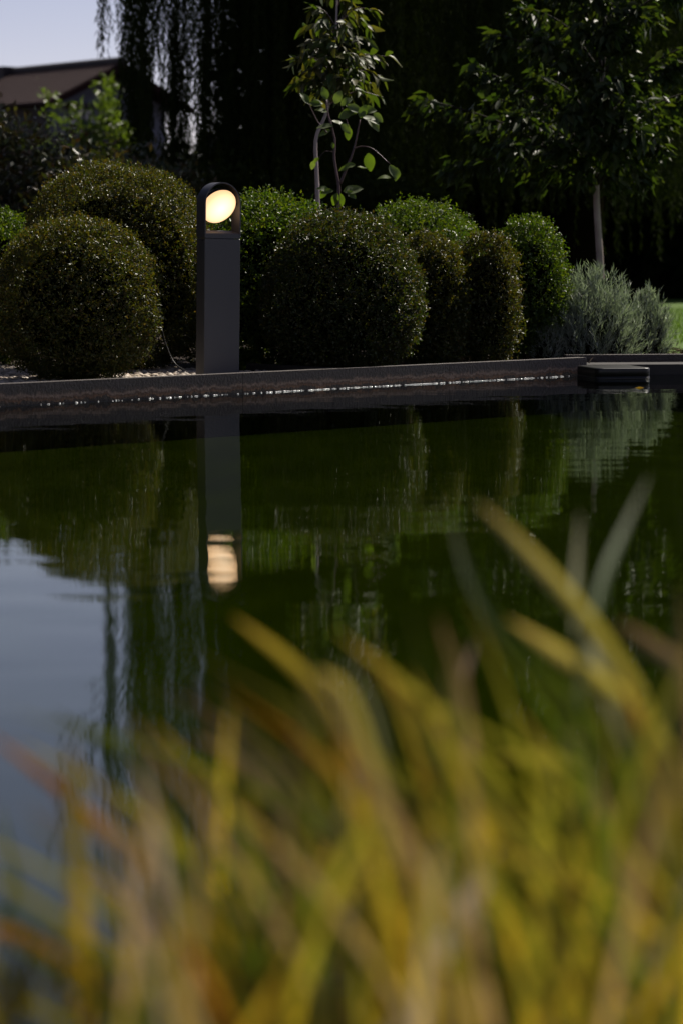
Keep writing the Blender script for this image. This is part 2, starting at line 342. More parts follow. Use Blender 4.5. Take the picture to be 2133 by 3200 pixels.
# ------------------------------------------------------------------ kerb
kd = nrm(KC - KL); kn = np.array([kd[1], -kd[0]])       # kn points to the water
def kpt(s, off, z): q = KC - kd * s - kn * off; return (q[0], q[1], z)
kerb = thing('pool_kerb', (*kpt(1.5, 0, 0),), 'long low dark stone kerb with brown waterline stain below the box bushes', 'kerb')
s0 = float(np.dot(KC - on_z(767 / S, 905, 0)[:2], kd))    # one joint falls right beside the lamp
edges = sorted([s0 + k * 1.25 for k in range(-2, 6)] + [0.0])
edges = [s for s in edges if 0 <= s] + [9.5]
for a_, b_ in zip(edges[:-1], edges[1:]):
    a2, b2 = a_ + .0012, b_ - .0012
    prof = [(0, -.17), (0, .085), (.055, .085), (.06, .08), (.06, -.17)]
    ns = 2
    V = [kpt(s, o_, z_) for s in (a2, b2) for o_, z_ in prof]
    k = len(prof)
    F = [[i, (i + 1) % k, k + (i + 1) % k, k + i] for i in range(k)] + [list(range(k))[::-1], list(range(k, 2 * k))]
    add('kerb_panel', V, F, M['kerb'], kerb)
# white beads along the waterline, sun glints put into their colour
def ico(c, r):
    t_ = (1 + 5 ** .5) / 2
    v = nrm(np.array([(-1, t_, 0), (1, t_, 0), (-1, -t_, 0), (1, -t_, 0), (0, -1, t_), (0, 1, t_), (0, -1, -t_), (0, 1, -t_), (t_, 0, -1), (t_, 0, 1), (-t_, 0, -1), (-t_, 0, 1)], float))
    f = [(0, 11, 5), (0, 5, 1), (0, 1, 7), (0, 7, 10), (0, 10, 11), (1, 5, 9), (5, 11, 4), (11, 10, 2), (10, 7, 6), (7, 1, 8), (3, 9, 4), (3, 4, 2), (3, 2, 6), (3, 6, 8), (3, 8, 9), (4, 9, 5), (2, 4, 11), (6, 2, 10), (8, 6, 7), (9, 8, 1)]
    return v, f
iv, jf = ico(0, 1)
iv2 = [tuple(v) for v in iv]; f2 = []; mid = {}
def mp_(a_, b_):
    k_ = (min(a_, b_), max(a_, b_))
    if k_ not in mid:
        q = nrm((np.array(iv2[a_]) + np.array(iv2[b_]))); mid[k_] = len(iv2); iv2.append(tuple(q))
    return mid[k_]
for a_, b_, c_ in jf:
    x_, y_, z_ = mp_(a_, b_), mp_(b_, c_), mp_(c_, a_); f2 += [(a_, x_, z_), (b_, y_, x_), (c_, z_, y_), (x_, y_, z_)]
SPH_V, SPH_F = np.array(iv2), np.array(f2)
def blobs(C, Rr):
    n_ = len(C); V_ = (C[:, None, :] + SPH_V[None] * np.asarray(Rr)[:, None, :]).reshape(-1, 3)
    F_ = (np.arange(n_)[:, None, None] * len(SPH_V) + SPH_F[None]).reshape(-1, 3)
    return V_, F_
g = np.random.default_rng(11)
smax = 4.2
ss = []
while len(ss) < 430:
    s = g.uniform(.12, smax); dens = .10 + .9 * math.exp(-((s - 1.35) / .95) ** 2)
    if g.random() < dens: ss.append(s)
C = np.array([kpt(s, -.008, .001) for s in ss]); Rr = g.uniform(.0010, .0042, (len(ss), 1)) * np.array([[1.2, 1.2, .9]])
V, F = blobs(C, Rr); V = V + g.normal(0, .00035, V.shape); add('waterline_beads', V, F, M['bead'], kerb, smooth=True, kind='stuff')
P = np.array([kpt(s, -.001, .0) for s in np.linspace(.1, 9, 400)]); V, F = tube(P, .0011 + .0008 * g.random(400), 6)
add('waterline_film', V, F, M['cable'], kerb, smooth=True)

# second run of kerb past the corner, with a lower ledge in front
k2d = nrm(K2 - KC); k2n = np.array([k2d[1], -k2d[0]])
def kp2(s, off, z): q = KC + k2d * s - k2n * off; return (q[0], q[1], z)
kerb2 = thing('corner_kerb', (*kp2(.5, 0, 0),), 'dark stone kerb past the pool corner, below the lavender bushes', 'kerb')
for s in range(6):
    a2, b2 = s * 1.25 + (.0012 if s else -.05), (s + 1) * 1.25 - .0012
    prof = [(0.22, -.2), (.22, .088), (.28, .088), (.28, -.2)]
    V = [kp2(s_, o_, z_) for s_ in (a2, b2) for o_, z_ in prof]; k = len(prof)
    F = [[i, (i + 1) % k, k + (i + 1) % k, k + i] for i in range(k)] + [list(range(k))[::-1], list(range(k, 2 * k))]
    add('kerb_panel', V, F, M['kerb'], kerb2)
ledge = thing('pool_ledge', (*kp2(.6, 0, 0),), 'narrow lower stone ledge at the pool edge beside the black floating box', 'ledge')
for s in range(6):
    a2, b2 = s * 1.25 + (.0012 if s else -.13), (s + 1) * 1.25 - .0012
    prof = [(0.0, -.2), (.0, .05), (.217, .052), (.217, -.2)]
    V = [kp2(s_ + .06, o_, z_) for s_ in (a2, b2) for o_, z_ in prof]; k = len(prof)
    F = [[i, (i + 1) % k, k + (i + 1) % k, k + i] for i in range(k)] + [list(range(k))[::-1], list(range(k, 2 * k))]
    add('ledge_slab', V, F, M['edging'], ledge)
# stone edging between gravel and soil
A_, B_ = np.array([.035, 10.40]), np.array([-.42, 10.95])
dd = nrm(B_ - A_); dn = np.array([dd[1], -dd[0]])
e_ = []
for s_ in (0, np.linalg.norm(B_ - A_)):
    for o_, z_ in ((-.012, GZ - .02), (-.012, .078), (.012, .080), (.012, GZ - .02)):
        q = A_ + dd * s_ + dn * o_; e_.append((q[0], q[1], z_))
ed = add('edging_strip', e_, [[0, 1, 5, 4], [1, 2, 6, 5], [2, 3, 7, 6], [0, 3, 2, 1], [4, 5, 6, 7]], M['edging'])
tag(ed, 'flat grey edging strip between white gravel and dark soil by the lamp post', 'edging')

# gravel: pebbles on the ground behind the kerb, left of the edging
g = np.random.default_rng(5); n = 9000
n = 20000; s = g.uniform(1.0, 4.6, n); o_ = .066 + 3.0 * g.random(n) ** 1.5
C = np.array([kpt(a_, b_, GZ) for a_, b_ in zip(s, o_)]); C[:, 2] += g.uniform(0, .012, n)
keep = ((C[:, :2] - A_) @ dn) < -.02
C = C[keep]; n = len(C)
Rr = g.uniform(.009, .018, (n, 1)) * np.c_[g.uniform(.8, 1.3, n), g.uniform(.8, 1.3, n), g.uniform(.5, .75, n)]
near = (np.abs((KC - C[:, :2]) @ kd - 2.6) < 1.4) & (np.abs((C[:, :2] - KC) @ kn) < 1.0)
Cn, Rn = C[near], Rr[near] * [1, 1, 1.35]
def pebbles(C, Rr, bv, bf):
    n_ = len(C); k_ = len(bv); sh = 1 + .10 * np.sin(C[:, None, :1] * 900 + bv[None] @ np.array([3.1, 2.3, 1.7])[:, None] * 1.5)
    V = (C[:, None, :] + bv[None] * Rr[:, None, :] * sh).reshape(-1, 3)
    return V, (np.arange(n_)[:, None, None] * k_ + np.array(bf)[None]).reshape(-1, 3)
print('near pebbles', len(Cn))
V, F = pebbles(Cn, Rn, SPH_V, SPH_F); tag(add('gravel', V, F, M['pebble'], smooth=True, kind='stuff'))
C, Rr = C[~near], Rr[~near]
n_ = len(C); low = iv; V = (C[:, None, :] + low[None] * Rr[:, None, :] * g.uniform(.92, 1.08, (n_, 12, 1))).reshape(-1, 3)
F = (np.arange(n_)[:, None, None] * 12 + np.array(jf)[None]).reshape(-1, 3)
tag(add('gravel', V, F, M['pebble'], smooth=True, kind='stuff'))
# bark mulch to the right of the edging
n = 5000
C = np.c_[g.uniform(-.3, 1.9, n), np.zeros(n), np.full(n, GZ + .004)]; C[:, 1] = C[:, 0] + 10.3 + .09 + 1.5 * g.random(n)
keep = ((C[:, :2] - A_) @ dn) > .02; C = C[keep]; n = len(C)
C[:, 2] += g.uniform(0, .02, n); D = randdir(g, n) * [1, 1, .35]
V, F = leaves(C, D, randdir(g, n) * .4 + [0, 0, 1], g.uniform(.02, .06, n), g.uniform(.004, .012, n), .1, .5)
tag(add('mulch_litter', V, F, M['mulch'], kind='stuff'))

# ------------------------------------------------------------------ lamp
LY = 10.4; lb = at(500, 850, LY); LW, LD = .185, .062; YAW = R(38)
lx = lb[0]
lamp = thing('bollard_lamp', (lx, LY, GZ), 'anthracite garden bollard lamp with arched head and a tilted glowing disc', 'bollard lamp')
lamp.rotation_euler = (0, R(.9), YAW)
ORIG[lamp.name] = np.zeros(3)
def bevel_box(hx, hy, z0, z1, r_=.003, slope=0.0):
    V_, ring = [], [(-hx + r_, -hy), (hx - r_, -hy), (hx, -hy + r_), (hx, hy - r_), (hx - r_, hy), (-hx + r_, hy), (-hx, hy - r_), (-hx, -hy + r_)]
    top = lambda x_, y_: z1 + slope * (y_ + hy)
    inn = [(x_ * (1 - r_ / hx), y_ * (1 - r_ / hy)) for x_, y_ in ring]
    V_ += [(x_, y_, z0) for x_, y_ in ring] + [(x_, y_, top(x_, y_) - r_) for x_, y_ in ring] + [(x_, y_, top(x_, y_)) for x_, y_ in inn]
    F_ = [[a * 8 + i, a * 8 + (i + 1) % 8, (a + 1) * 8 + (i + 1) % 8, (a + 1) * 8 + i] for a in range(2) for i in range(8)] + [list(range(8))[::-1], list(range(16, 24))]
    return V_, F_
V, F = bevel_box(LW / 2, LD / 2, 0, .605, .002); add('post', V, F, M['steel_dark'], lamp)
V, F = bevel_box(LW / 2 - .0004, LD / 2 - .0004, .6065, .628, .004, .22); add('collar', V, F, M['steel_dark'], lamp)
# arch band: plate bent over the top
Ro, th, zs = LW / 2, .0045, .843 - LW / 2
path = [(-Ro, .612), (-Ro, .66), (-Ro, zs - .03)] + [(Ro * math.cos(a), zs + Ro * math.sin(a)) for a in np.linspace(math.pi, 0, 41)] + [(Ro, zs - .03), (Ro, .66), (Ro, .612)]
nrmls = [(-1, 0)] * 3 + [(math.cos(a), math.sin(a)) for a in np.linspace(math.pi, 0, 41)] + [(1, 0)] * 3
V = []
for (x_, z_), (nx, nz_) in zip(path, nrmls):
    hd = LD / 2
    V += [(x_ + nx * .0012, -hd, z_ + nz_ * .0012), (x_ + nx * .0012, hd, z_ + nz_ * .0012), (x_ - nx * th, hd, z_ - nz_ * th), (x_ - nx * th, -hd, z_ - nz_ * th)]
F = [[i * 4 + k, i * 4 + (k + 1) % 4, (i + 1) * 4 + (k + 1) % 4, (i + 1) * 4 + k] for i in range(len(path) - 1) for k in range(4)]
F += [[0, 1, 2, 3], [len(V) - 1, len(V) - 2, len(V) - 3, len(V) - 4]]
add('arch', V, F, M['steel_dark'], lamp)
# head: tilted about the horizontal axle; axis points down and forward
TL = R(34); ax = np.array([0, -math.cos(TL), -math.sin(TL)]); up_ = np.array([0, -math.sin(TL), math.cos(TL)]); xx = np.array([1., 0, 0])
hc = np.array([0, 0, zs - .009])
def lathe(prof, nseg=48):
    V_, k_ = [], len(prof)
    for i in range(nseg):
        a = 2 * math.pi * i / nseg; rd = xx * math.cos(a) + up_ * math.sin(a)
        V_ += [hc + ax * h_ + rd * r_ for r_, h_ in prof]
    F_ = [[i * k_ + j, i * k_ + j + 1, ((i + 1) % nseg) * k_ + j + 1, ((i + 1) % nseg) * k_ + j] for i in range(nseg) for j in range(k_ - 1)]
    return V_, F_
dr = .0795
head = None
V, F = lathe([(.0005, .020), (.03, .0195), (.055, .0175), (.068, .0145), (dr - .003, .010), (dr, .004), (dr, -.006), (dr - .004, -.012), (dr - .01, -.0125)], 64)
add('diffuser', V, F, M['diffuser'], lamp, smooth=True)
V, F = lathe([(dr - .008, -.0128), (dr - .003, -.0135), (dr - .002, -.024), (dr - .006, -.030), (.03, -.034), (.0005, -.034)], 64)
housing = add('housing', V, F, M['black'], lamp, smooth=True)
parts = []
for i in range(48):
    a = 2 * math.pi * i / 48; rd = xx * math.cos(a) + up_ * math.sin(a); tg = -xx * math.sin(a) + up_ * math.cos(a)
    b_ = hc + rd * (dr - .002); q = []
    for h_ in (-.015, -.023):
        for rr in (-.002, .0016):
            for tt in (-.0014, .0014): q.append(b_ + ax * h_ + rd * rr + tg * tt)
    parts.append((np.array(q), [[0, 1, 3, 2], [4, 6, 7, 5], [0, 4, 5, 1], [2, 3, 7, 6], [1, 5, 7, 3], [0, 2, 6, 4]]))
V, F = join(parts); add('cooling_rib', V, F, M['black'], housing, kind='stuff')
for sgn in (-1, 1):
    V, F = tube([(sgn * (dr - .012), 0, zs - .009 + .012), (sgn * (Ro - .003), 0, zs - .009 + .012)], .006, 12); add('axle', V, F, M['black'], lamp)
V, F = tube([(-LW / 2 - .0022, -.012, .595), (-LW / 2 + .001, -.012, .595)], .0032, 10); add('screw', V, F, M['black'], lamp)
# cable behind the round bush to the lamp foot
cp_ = [(1105, 1075, 10.62), (1120, 1170, 10.6), (1150, 1280, 10.58), (1200, 1390, 10.55), (1260, 1440, 10.5), (1330, 1480, 10.45)]
pts = [at(x_ / 2.205, 500 + y_ / 2.205, d_, True) for x_, y_, d_ in cp_]
pts = bez(pts, 40); pts[:, 2] = np.maximum(pts[:, 2], GZ + .006)
V, F = tube(pts, .0018, 6); c_ = add('cable', V, F, M['cable'], smooth=True)
tag(c_, 'thin black cable drooping to the gravel at the lamp foot', 'cable')

# ------------------------------------------------------------------ black floating box and small things by the corner
fl = on_z(1416, 872, 0); fc = np.array([fl[0] + .0, fl[1] + .17])
fb = thing('floating_skimmer', (fc[0], fc[1], 0), 'black rounded plastic box floating in the water at the pool corner', 'pool skimmer')
def rrect(hx, hy, rr, n_=6):
    out_ = []
    for cx_, cy_, a0 in ((hx - rr, hy - rr, 0), (-hx + rr, hy - rr, 90), (-hx + rr, -hy + rr, 180), (hx - rr, -hy + rr, 270)):
        out_ += [(cx_ + rr * math.cos(R(a0 + 90 * i / n_)), cy_ + rr * math.sin(R(a0 + 90 * i / n_))) for i in range(n_ + 1)]
    return np.array(out_)
def rounded(hx, hy, rr, prof, yaw, c):
    ca, sa = math.cos(yaw), math.sin(yaw); V_ = []
    base = rrect(hx, hy, rr); k_ = len(base)
    for ins, z_ in prof:
        q = rrect(hx - ins, hy - ins, max(rr - ins, .004)); V_ += [(c[0] + ca * x_ - sa * y_, c[1] + sa * x_ + ca * y_, z_) for x_, y_ in q]
    F_ = [[i * k_ + j, i * k_ + (j + 1) % k_, (i + 1) * k_ + (j + 1) % k_, (i + 1) * k_ + j] for i in range(len(prof) - 1) for j in range(k_)]
    F_ += [list(range(k_))[::-1], [(len(prof) - 1) * k_ + j for j in range(k_)]]
    return V_, F_
yw = R(12)
V, F = rounded(.132, .16, .035, [(.0, -.10), (0, .012), (.0015, .0125), (.0015, .0140), (0, .0145), (0, .046), (.002, .050), (.006, .052), (.02, .053), (.12, .0535)], yw, fc)
add('body', V, F, M['black'], fb, smooth=True)
V, F = rounded(.1335, .1615, .036, [(0.0, .002), (0, .0055)], yw, fc); add('seam_band', V, F, M['cable'], fb)
q = on_z(1478, 890, .002)
V, F = leaves(np.array([q]), np.array([[-1., .1, 0]]), np.array([[0, -.3, 1.]]), .05, .014); yl = add('fallen_leaf', V, F, M['yellowleaf'])
tag(yl, 'small yellow leaf floating beside the black box', 'leaf')

# ------------------------------------------------------------------ clipped box bushes
def bush(px, Y, rad, ytop, zb, n, leafL, mat, label, seed, asp=1.0, p_=2.5, ragged=.012):
    g = np.random.default_rng(seed)
    top = at(px, ytop, Y); zt = top[2]; cx, cy = top[0], Y
    zc = zb + .45 * (zt - zb)
    root = thing('box_bush', (cx, cy, GZ), label, 'box bush', 'clipped round box bushes behind the kerb')
    ph = g.uniform(0, 6.28, 8); kk = g.normal(0, 2.6, (8, 3))
    def surf(u):
        s_ = (np.abs(u) ** p_).sum(1) ** (-1 / p_)
        lump = 1 + .017 * sum(np.sin(u @ kk[i] + ph[i]) for i in range(8))
        q_ = u * (s_ * lump)[:, None]
        return np.c_[q_[:, 0] * rad, q_[:, 1] * rad * asp, np.where(q_[:, 2] > 0, q_[:, 2] * (zt - zc), q_[:, 2] * (zc - zb))] + [cx, cy, zc]
    # solid near-black core well inside the leaves, painting the shade in the gaps
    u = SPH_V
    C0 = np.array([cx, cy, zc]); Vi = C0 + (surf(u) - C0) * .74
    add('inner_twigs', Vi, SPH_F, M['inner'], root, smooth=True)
    for k in range(5):
        a = g.uniform(0, 6.28); q_ = [(cx + .03 * math.cos(a), cy + .03 * math.sin(a), GZ - .01), (cx + .08 * math.cos(a), cy + .08 * math.sin(a), zb + .1), (cx + .12 * math.cos(a), cy + .12 * math.sin(a), zc)]
        V_, F_ = tube(bez(q_, 6), .007, 5); add('stem', V_, F_, M['bark_dark'], root)
    m_ = n // 6
    m_ = int(m_ * .98); leafL *= 1.04; u = randdir(g, int(m_ * 1.35)); u = u[(u[:, 1] < .45) | (g.random(len(u)) < .5)]
    Pb = surf(u); rd = nrm(Pb - C0)
    off = -np.abs(g.normal(0, .036, len(u))) + ragged * g.random(len(u)) ** 3 * 2.2
    Pb = Pb + rd * off[:, None]
    ax_ = nrm(rd * .75 + randdir(g, len(u)) * .6 + [0, 0, .25])
    rep = 6
    Pl = np.repeat(Pb, rep, 0) + np.repeat(ax_, rep, 0) * (np.tile(np.linspace(-.6, .9, rep), len(u)) * leafL * 1.3)[:, None] + g.normal(0, leafL * .25, (len(u) * rep, 3))
    Dl = nrm(np.repeat(ax_, rep, 0) * .6 + randdir(g, len(Pl)) * .95)
    Nl = nrm(np.repeat(ax_, rep, 0) * .7 + randdir(g, len(Pl)) * .8)
    L_ = leafL * g.uniform(.65, 1.2, len(Pl))
    V_, F_ = leaves(Pl, Dl, Nl, L_, L_ * g.uniform(.46, .64, len(Pl)), .22)
    add('foliage', V_, F_, M[mat], root, kind='stuff')
    return root

bush(180, 10.15, .335, 497, .045, 42000, .0135, 'box_mixed', 'big round dark box bush nearest the kerb, on the side of the house', 1, p_=2.35)
bush(274, 11.25, .43, 374, .03, 54000, .0135, 'box_mixed', 'tallest widest box bush, rising behind the lamp and the front bush', 2, p_=2.45)
bush(-14, 11.7, .25, 487, .04, 16000, .015, 'box_green', 'box bush cut off by the picture edge, beside the tallest bush', 3)
bush(628, 11.35, .31, 458, .04, 26000, .018, 'box_green', 'bright green loose box bush just behind the lamp head', 4, ragged=.03)
bush(792, 10.92, .352, 492, .035, 46000, .0145, 'box_dark', 'big dark round box bush between the lamp and the smaller bushes', 5, p_=2.3)
bush(952, 12.1, .29, 467, .04, 22000, .016, 'box_green', 'light green topped box bush peeking over behind the big dark one', 6, ragged=.025)
bush(985, 11.35, .175, 534, .05, 18000, .0145, 'box_mixed', 'small brownish box bush squeezed against the big dark one', 7, p_=2.5)
bush(1118, 11.5, .145, 545, .07, 15000, .0145, 'box_mixed', 'narrow upright box bush with a gap under it, third before the lavender', 8, p_=2.5, ragged=.02)
bush(1212, 12.05, .185, 517, .05, 18000, .0155, 'box_green', 'box bush standing right beside the lavender', 9, p_=2.45, ragged=.02)
bush(1060, 12.4, .17, 522, .05, 12000, .016, 'box_green', 'low box bush half hidden behind the small brownish ones', 10, ragged=.025)

bush(505, 12.0, .30, 500, .03, 16000, .016, 'box_mixed', 'box bush seen through the lamp arch, hidden behind the post', 12, ragged=.02)

# ------------------------------------------------------------------ lavender
def lavender(px, Y, rad, ytop, n, label, seed, mat='lav'):
    g = np.random.default_rng(seed); top = at(px, ytop, Y); zt = top[2] - GZ; cx = top[0]
    root = thing('lavender_bush', (cx, Y, GZ), label, 'lavender', 'lavender bushes at the corner')
    Vs = []; st = []
    PP, DD, NN, LL, WW = [], [], [], [], []
    for i in range(n):
        a = g.uniform(0, 6.28); el = math.asin(g.uniform(.05, 1) ** .8)
        d = np.array([math.cos(a) * math.cos(el), math.sin(a) * math.cos(el), math.sin(el)])
        rr = g.uniform(.55, 1.05)
        tip = np.array([cx, Y, GZ + .03]) + d * np.array([rad, rad, zt]) * rr
        dirn = nrm(d * .6 + np.array([0, 0, .8]) + g.normal(0, .18, 3))
        ln = g.uniform(.07, .13); base = tip - dirn * ln
        if i % 3 == 0: st.append(tube(bez([[cx + d[0] * rad * .2, Y + d[1] * rad * .2, GZ], base * .5 + np.array([cx, Y, GZ + .03]) * .5, base, tip], 6), [.003, .003, .0025, .002, .0015, .001], 4, False))
        m_ = 16
        tt = np.linspace(-.1, 1, m_)
        PP.append(base + dirn * (tt * ln)[:, None])
        out_ = randdir(g, m_); DD.append(nrm(dirn * g.uniform(.9, 1.7, (m_, 1)) + out_ * .7)); NN.append(randdir(g, m_))
        LL.append(g.uniform(.026, .05, m_)); WW.append(g.uniform(.003, .0048, m_))
    V_, F_ = leaves(np.vstack(PP), np.vstack(DD), np.vstack(NN), np.concatenate(LL), np.concatenate(WW), .15, .4)
    add('foliage', V_, F_, M[mat], root, kind='stuff')
    V_, F_ = join(st); add('woody_stems', V_, F_, M['bark_dark'], root, kind='stuff')
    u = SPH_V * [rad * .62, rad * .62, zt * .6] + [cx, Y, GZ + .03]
    u[:, 2] = np.maximum(u[:, 2], GZ - .01); add('inner_twigs', u, SPH_F, M['inner'], root, smooth=True)  # solid dark core, shade between the sprigs painted as colour
lavender(1358, 12.1, .29, 622, 900, 'bigger silvery lavender bush hanging over the kerb at the corner', 21)
lavender(1488, 12.35, .135, 672, 380, 'smaller silvery lavender bush next to the lawn', 22)
lavender(1255, 11.95, .10, 740, 160, 'low silvery lavender sprigs at the foot of the box bush', 23)

# ------------------------------------------------------------------ leaf part meshes
def leaf_mesh(name, mat, L=.1, W=.035, droop=.25, fold=.25, n=6, wavy=0.0, seed=0):
    g = np.random.default_rng(seed); V, F, uv = [], [], []
    for i in range(n + 1):
        t_ = i / n; wd = W * .5 * (math.sin(math.pi * min(1, t_ * .96 + .02)) ** .75) * (1.15 - .3 * t_)
        z0 = -droop * L * t_ ** 1.8 + wavy * L * math.sin(t_ * 7 + seed)
        for sd in (-1, 0, 1):
            V.append((sd * wd, t_ * L, z0 + abs(sd) * wd * fold * 2 + wavy * .5 * L * math.sin(t_ * 9 + sd * 2 + seed))); uv.append((sd * .5 + .5, t_))
    for i in range(n):
        for k in (0, 1): F.append([i * 3 + k, i * 3 + k + 1, i * 3 + k + 4, i * 3 + k + 3])
    return mesh(name, np.array(V), F, mat, True, uv)

def put_leaf(me, P, D, N, parent, s=1.0):
    D = nrm(np.asarray(D, float)); Sd = nrm(np.cross(D, N)); N2 = np.cross(Sd, D)
    o = bpy.data.objects.new('leaf', me); COL.objects.link(o); o.parent = parent
    p0 = np.asarray(P) - ORIG[parent.name]
    m4 = Matrix(((Sd[0] * s, D[0] * s, N2[0] * s, p0[0]), (Sd[1] * s, D[1] * s, N2[1] * s, p0[1]), (Sd[2] * s, D[2] * s, N2[2] * s, p0[2]), (0, 0, 0, 1)))
    o.matrix_local = m4
    return o

# ------------------------------------------------------------------ young tree at the lawn
g = np.random.default_rng(31)
ty = 15.0; tb = at(1378, 700, ty); tb[2] = GZ
tree = thing('young_tree', tuple(tb), 'young lawn tree with a slim grey trunk and wide crown of drooping dark leaves', 'tree')
trunk_pts = [tb, at(1378, 630, ty), at(1368, 440, ty), at(1375, 300, ty), at(1385, 120, ty), at(1390, -60, ty), at(1388, -260, ty)]
tp_ = bez(trunk_pts, 30); V, F = tube(tp_, np.linspace(.026, .007, 30), 10); trunk = add('trunk', V, F, M['bark'], tree, smooth=True)
tips = [(1000, 235, -.1), (1060, 372, .1), (1115, 165, -.2), (1160, 85, .1), (1200, 260, -.3), (1215, 20, .2), (1290, 330, -.35), (1130, 300, .2), (1568, 215, .1), (1500, 330, -.3),
        (1540, 150, -.1), (1470, 395, .15), (1440, 90, -.3), (1480, 30, .2), (1300, 130, -.4), (1340, 380, -.2), (1420, 260, -.45), (1250, 180, .4), (1520, 260, .35), (1230, -60, 0), (1540, -20, 0), (1330, -120, -.2),
        (1180, 330, -.4), (1390, 200, -.5), (1460, 300, -.5), (1320, 250, -.5), (1250, 90, -.4), (1290, -30, -.3), (1470, -60, -.2), (1420, -180, .1), (1300, -200, 0), (1240, 400, .1), (1590, 100, 0), (1405, 410, .1), (1350, 150, -.35), (1400, 60, -.35), (1370, 240, -.5), (1430, 180, -.4), (1400, 320, -.45), (1340, 60, -.3), (1380, -20, -.3), (1450, 20, -.3), (1350, 300, -.5), (1360, 340, .5), (1480, 200, .5), (1260, 300, .5), (1150, 230, .4)]
PP, DD, NN, LL = [], [], [], []
for (x_, y_, dy) in tips:
    tip = at(x_, y_, ty + dy); h0 = max(.97, tip[2] - .25 - .35 * abs(tip[0] - tb[0]))
    k = np.argmin(np.abs(tp_[:, 2] - h0)); st = tp_[k]
    midp = st * .5 + tip * .5 + np.array([0, 0, .09]); lp = bez([st, midp, tip, tip + (tip - midp) * .15 + [0, 0, -.03]], 22)
    V, F = tube(lp, np.linspace(.008, .002, 22), 6); add('branch', V, F, M['bark_dark'], tree, smooth=True)
    nl = int(80 + 95 * np.linalg.norm(tip - st))
    for j in range(nl):
        f_ = .22 + .78 * g.random() ** .8; q = lp[min(21, int(f_ * 21))] + g.normal(0, .032, 3) + [0, 0, -.02]
        along = nrm(tip - st)
        PP.append(q); DD.append(nrm(along * .55 + randdir(g, 1)[0] * .6 + [0, 0, -.75])); NN.append(nrm(randdir(g, 1)[0] * .8 + [0, -.1, .7])); LL.append(g.uniform(.6, 1.15))
PP, DD, NN, LL = map(np.array, (PP, DD, NN, LL))
lm = [leaf_mesh('cherry_leaf', M['cherry'], .10, .04, .3, .22, 5, .02, k) for k in range(4)]
order = np.argsort(PP[:, 1]); vis = [i for i in order if PP[i, 2] < 2.2]
parts_i = vis[:300]; rest = np.setdiff1d(np.arange(len(PP)), parts_i)
for c, i in enumerate(parts_i): put_leaf(lm[c % 4], PP[i], DD[i], NN[i], tree, LL[i])
V, F = leaves(PP[rest], DD[rest], NN[rest], .10 * LL[rest], .04 * LL[rest], .22); add('crown', V, F, M['cherry'], tree, kind='stuff')

# ------------------------------------------------------------------ pale-stemmed sapling and broad-leaved shrub
g = np.random.default_rng(41)
def cr(x_, y_, d_): return at(880 + x_ / 3.362, y_ / 3.362, d_, True)
sy = 13.3; sb = cr(385, 2500, sy); sb[2] = GZ
sap = thing('pale_sapling', tuple(sb), 'slender sapling with a pale straight stem and drooping brownish leaves', 'sapling')
sp_ = bez([sb, cr(380, 2250, sy), cr(368, 1800, sy), cr(362, 1450, sy), cr(480, 1150, sy), cr(540, 700, sy), cr(570, 300, sy), cr(580, -100, sy), cr(580, -500, sy)], 34)
V, F = tube(sp_, np.linspace(.0145, .003, 34), 8); add('trunk', V, F, M['pale_bark'], sap, smooth=True)
lm = [leaf_mesh('sapling_leaf', M['sapling'], .085, .032, .45, .2, 5, .02, 10 + k) for k in range(4)]
LP = []
twt = [(980, 110, -.05), (800, 180, .1), (300, 130, 0), (880, 420, -.1), (1150, 600, .0), (920, 570, .15), (200, 560, -.1), (150, 640, .1), (1050, 800, 0), (850, 740, -.2), (1060, 1020, .1), (330, 720, -.2), (420, 880, .15), (700, 930, -.15), (100, 900, .1), (480, 420, -.2), (600, 600, -.25), (650, 1000, .2), (250, 300, .2), (700, 30, .1), (400, -100, 0), (800, -150, 0), (560, 480, -.3), (330, 1000, .2), (760, 560, -.3), (120, 820, .2), (60, 640, .2), (240, 460, -.2), (950, 300, .2), (1020, 900, .25), (900, 640, -.3), (420, 620, -.3), (520, 820, -.35), (380, 250, -.2), (680, 260, -.3), (780, 850, -.3), (250, 880, -.15)]
for (x_, y_, dy) in twt:
    tip = cr(x_, y_, sy + dy); k = np.argmin(np.abs(sp_[:, 2] - (tip[2] - .06))); st = sp_[k]
    lp = bez([st, (st + tip) / 2 + [0, 0, .05], tip], 12); V, F = tube(lp, np.linspace(.0035, .0012, 12), 5); add('twig', V, F, M['stem_purple'], sap, smooth=True)
    for j in range(15):
        f_ = .2 + .8 * (j + g.random()) / 15; q = lp[min(11, int(f_ * 11))]; al = nrm(tip - st)
        LP.append((q + g.normal(0, .006, 3), nrm(al * .8 + g.normal(0, .45, 3) + [0, -.15, -.5]), nrm(g.normal(0, .45, 3) + [0, -.1, 1]), g.uniform(.6, 1.2)))
for c, (q, d_, n_, s_) in enumerate(LP): put_leaf(lm[c % 4], q, d_, n_, sap, s_)

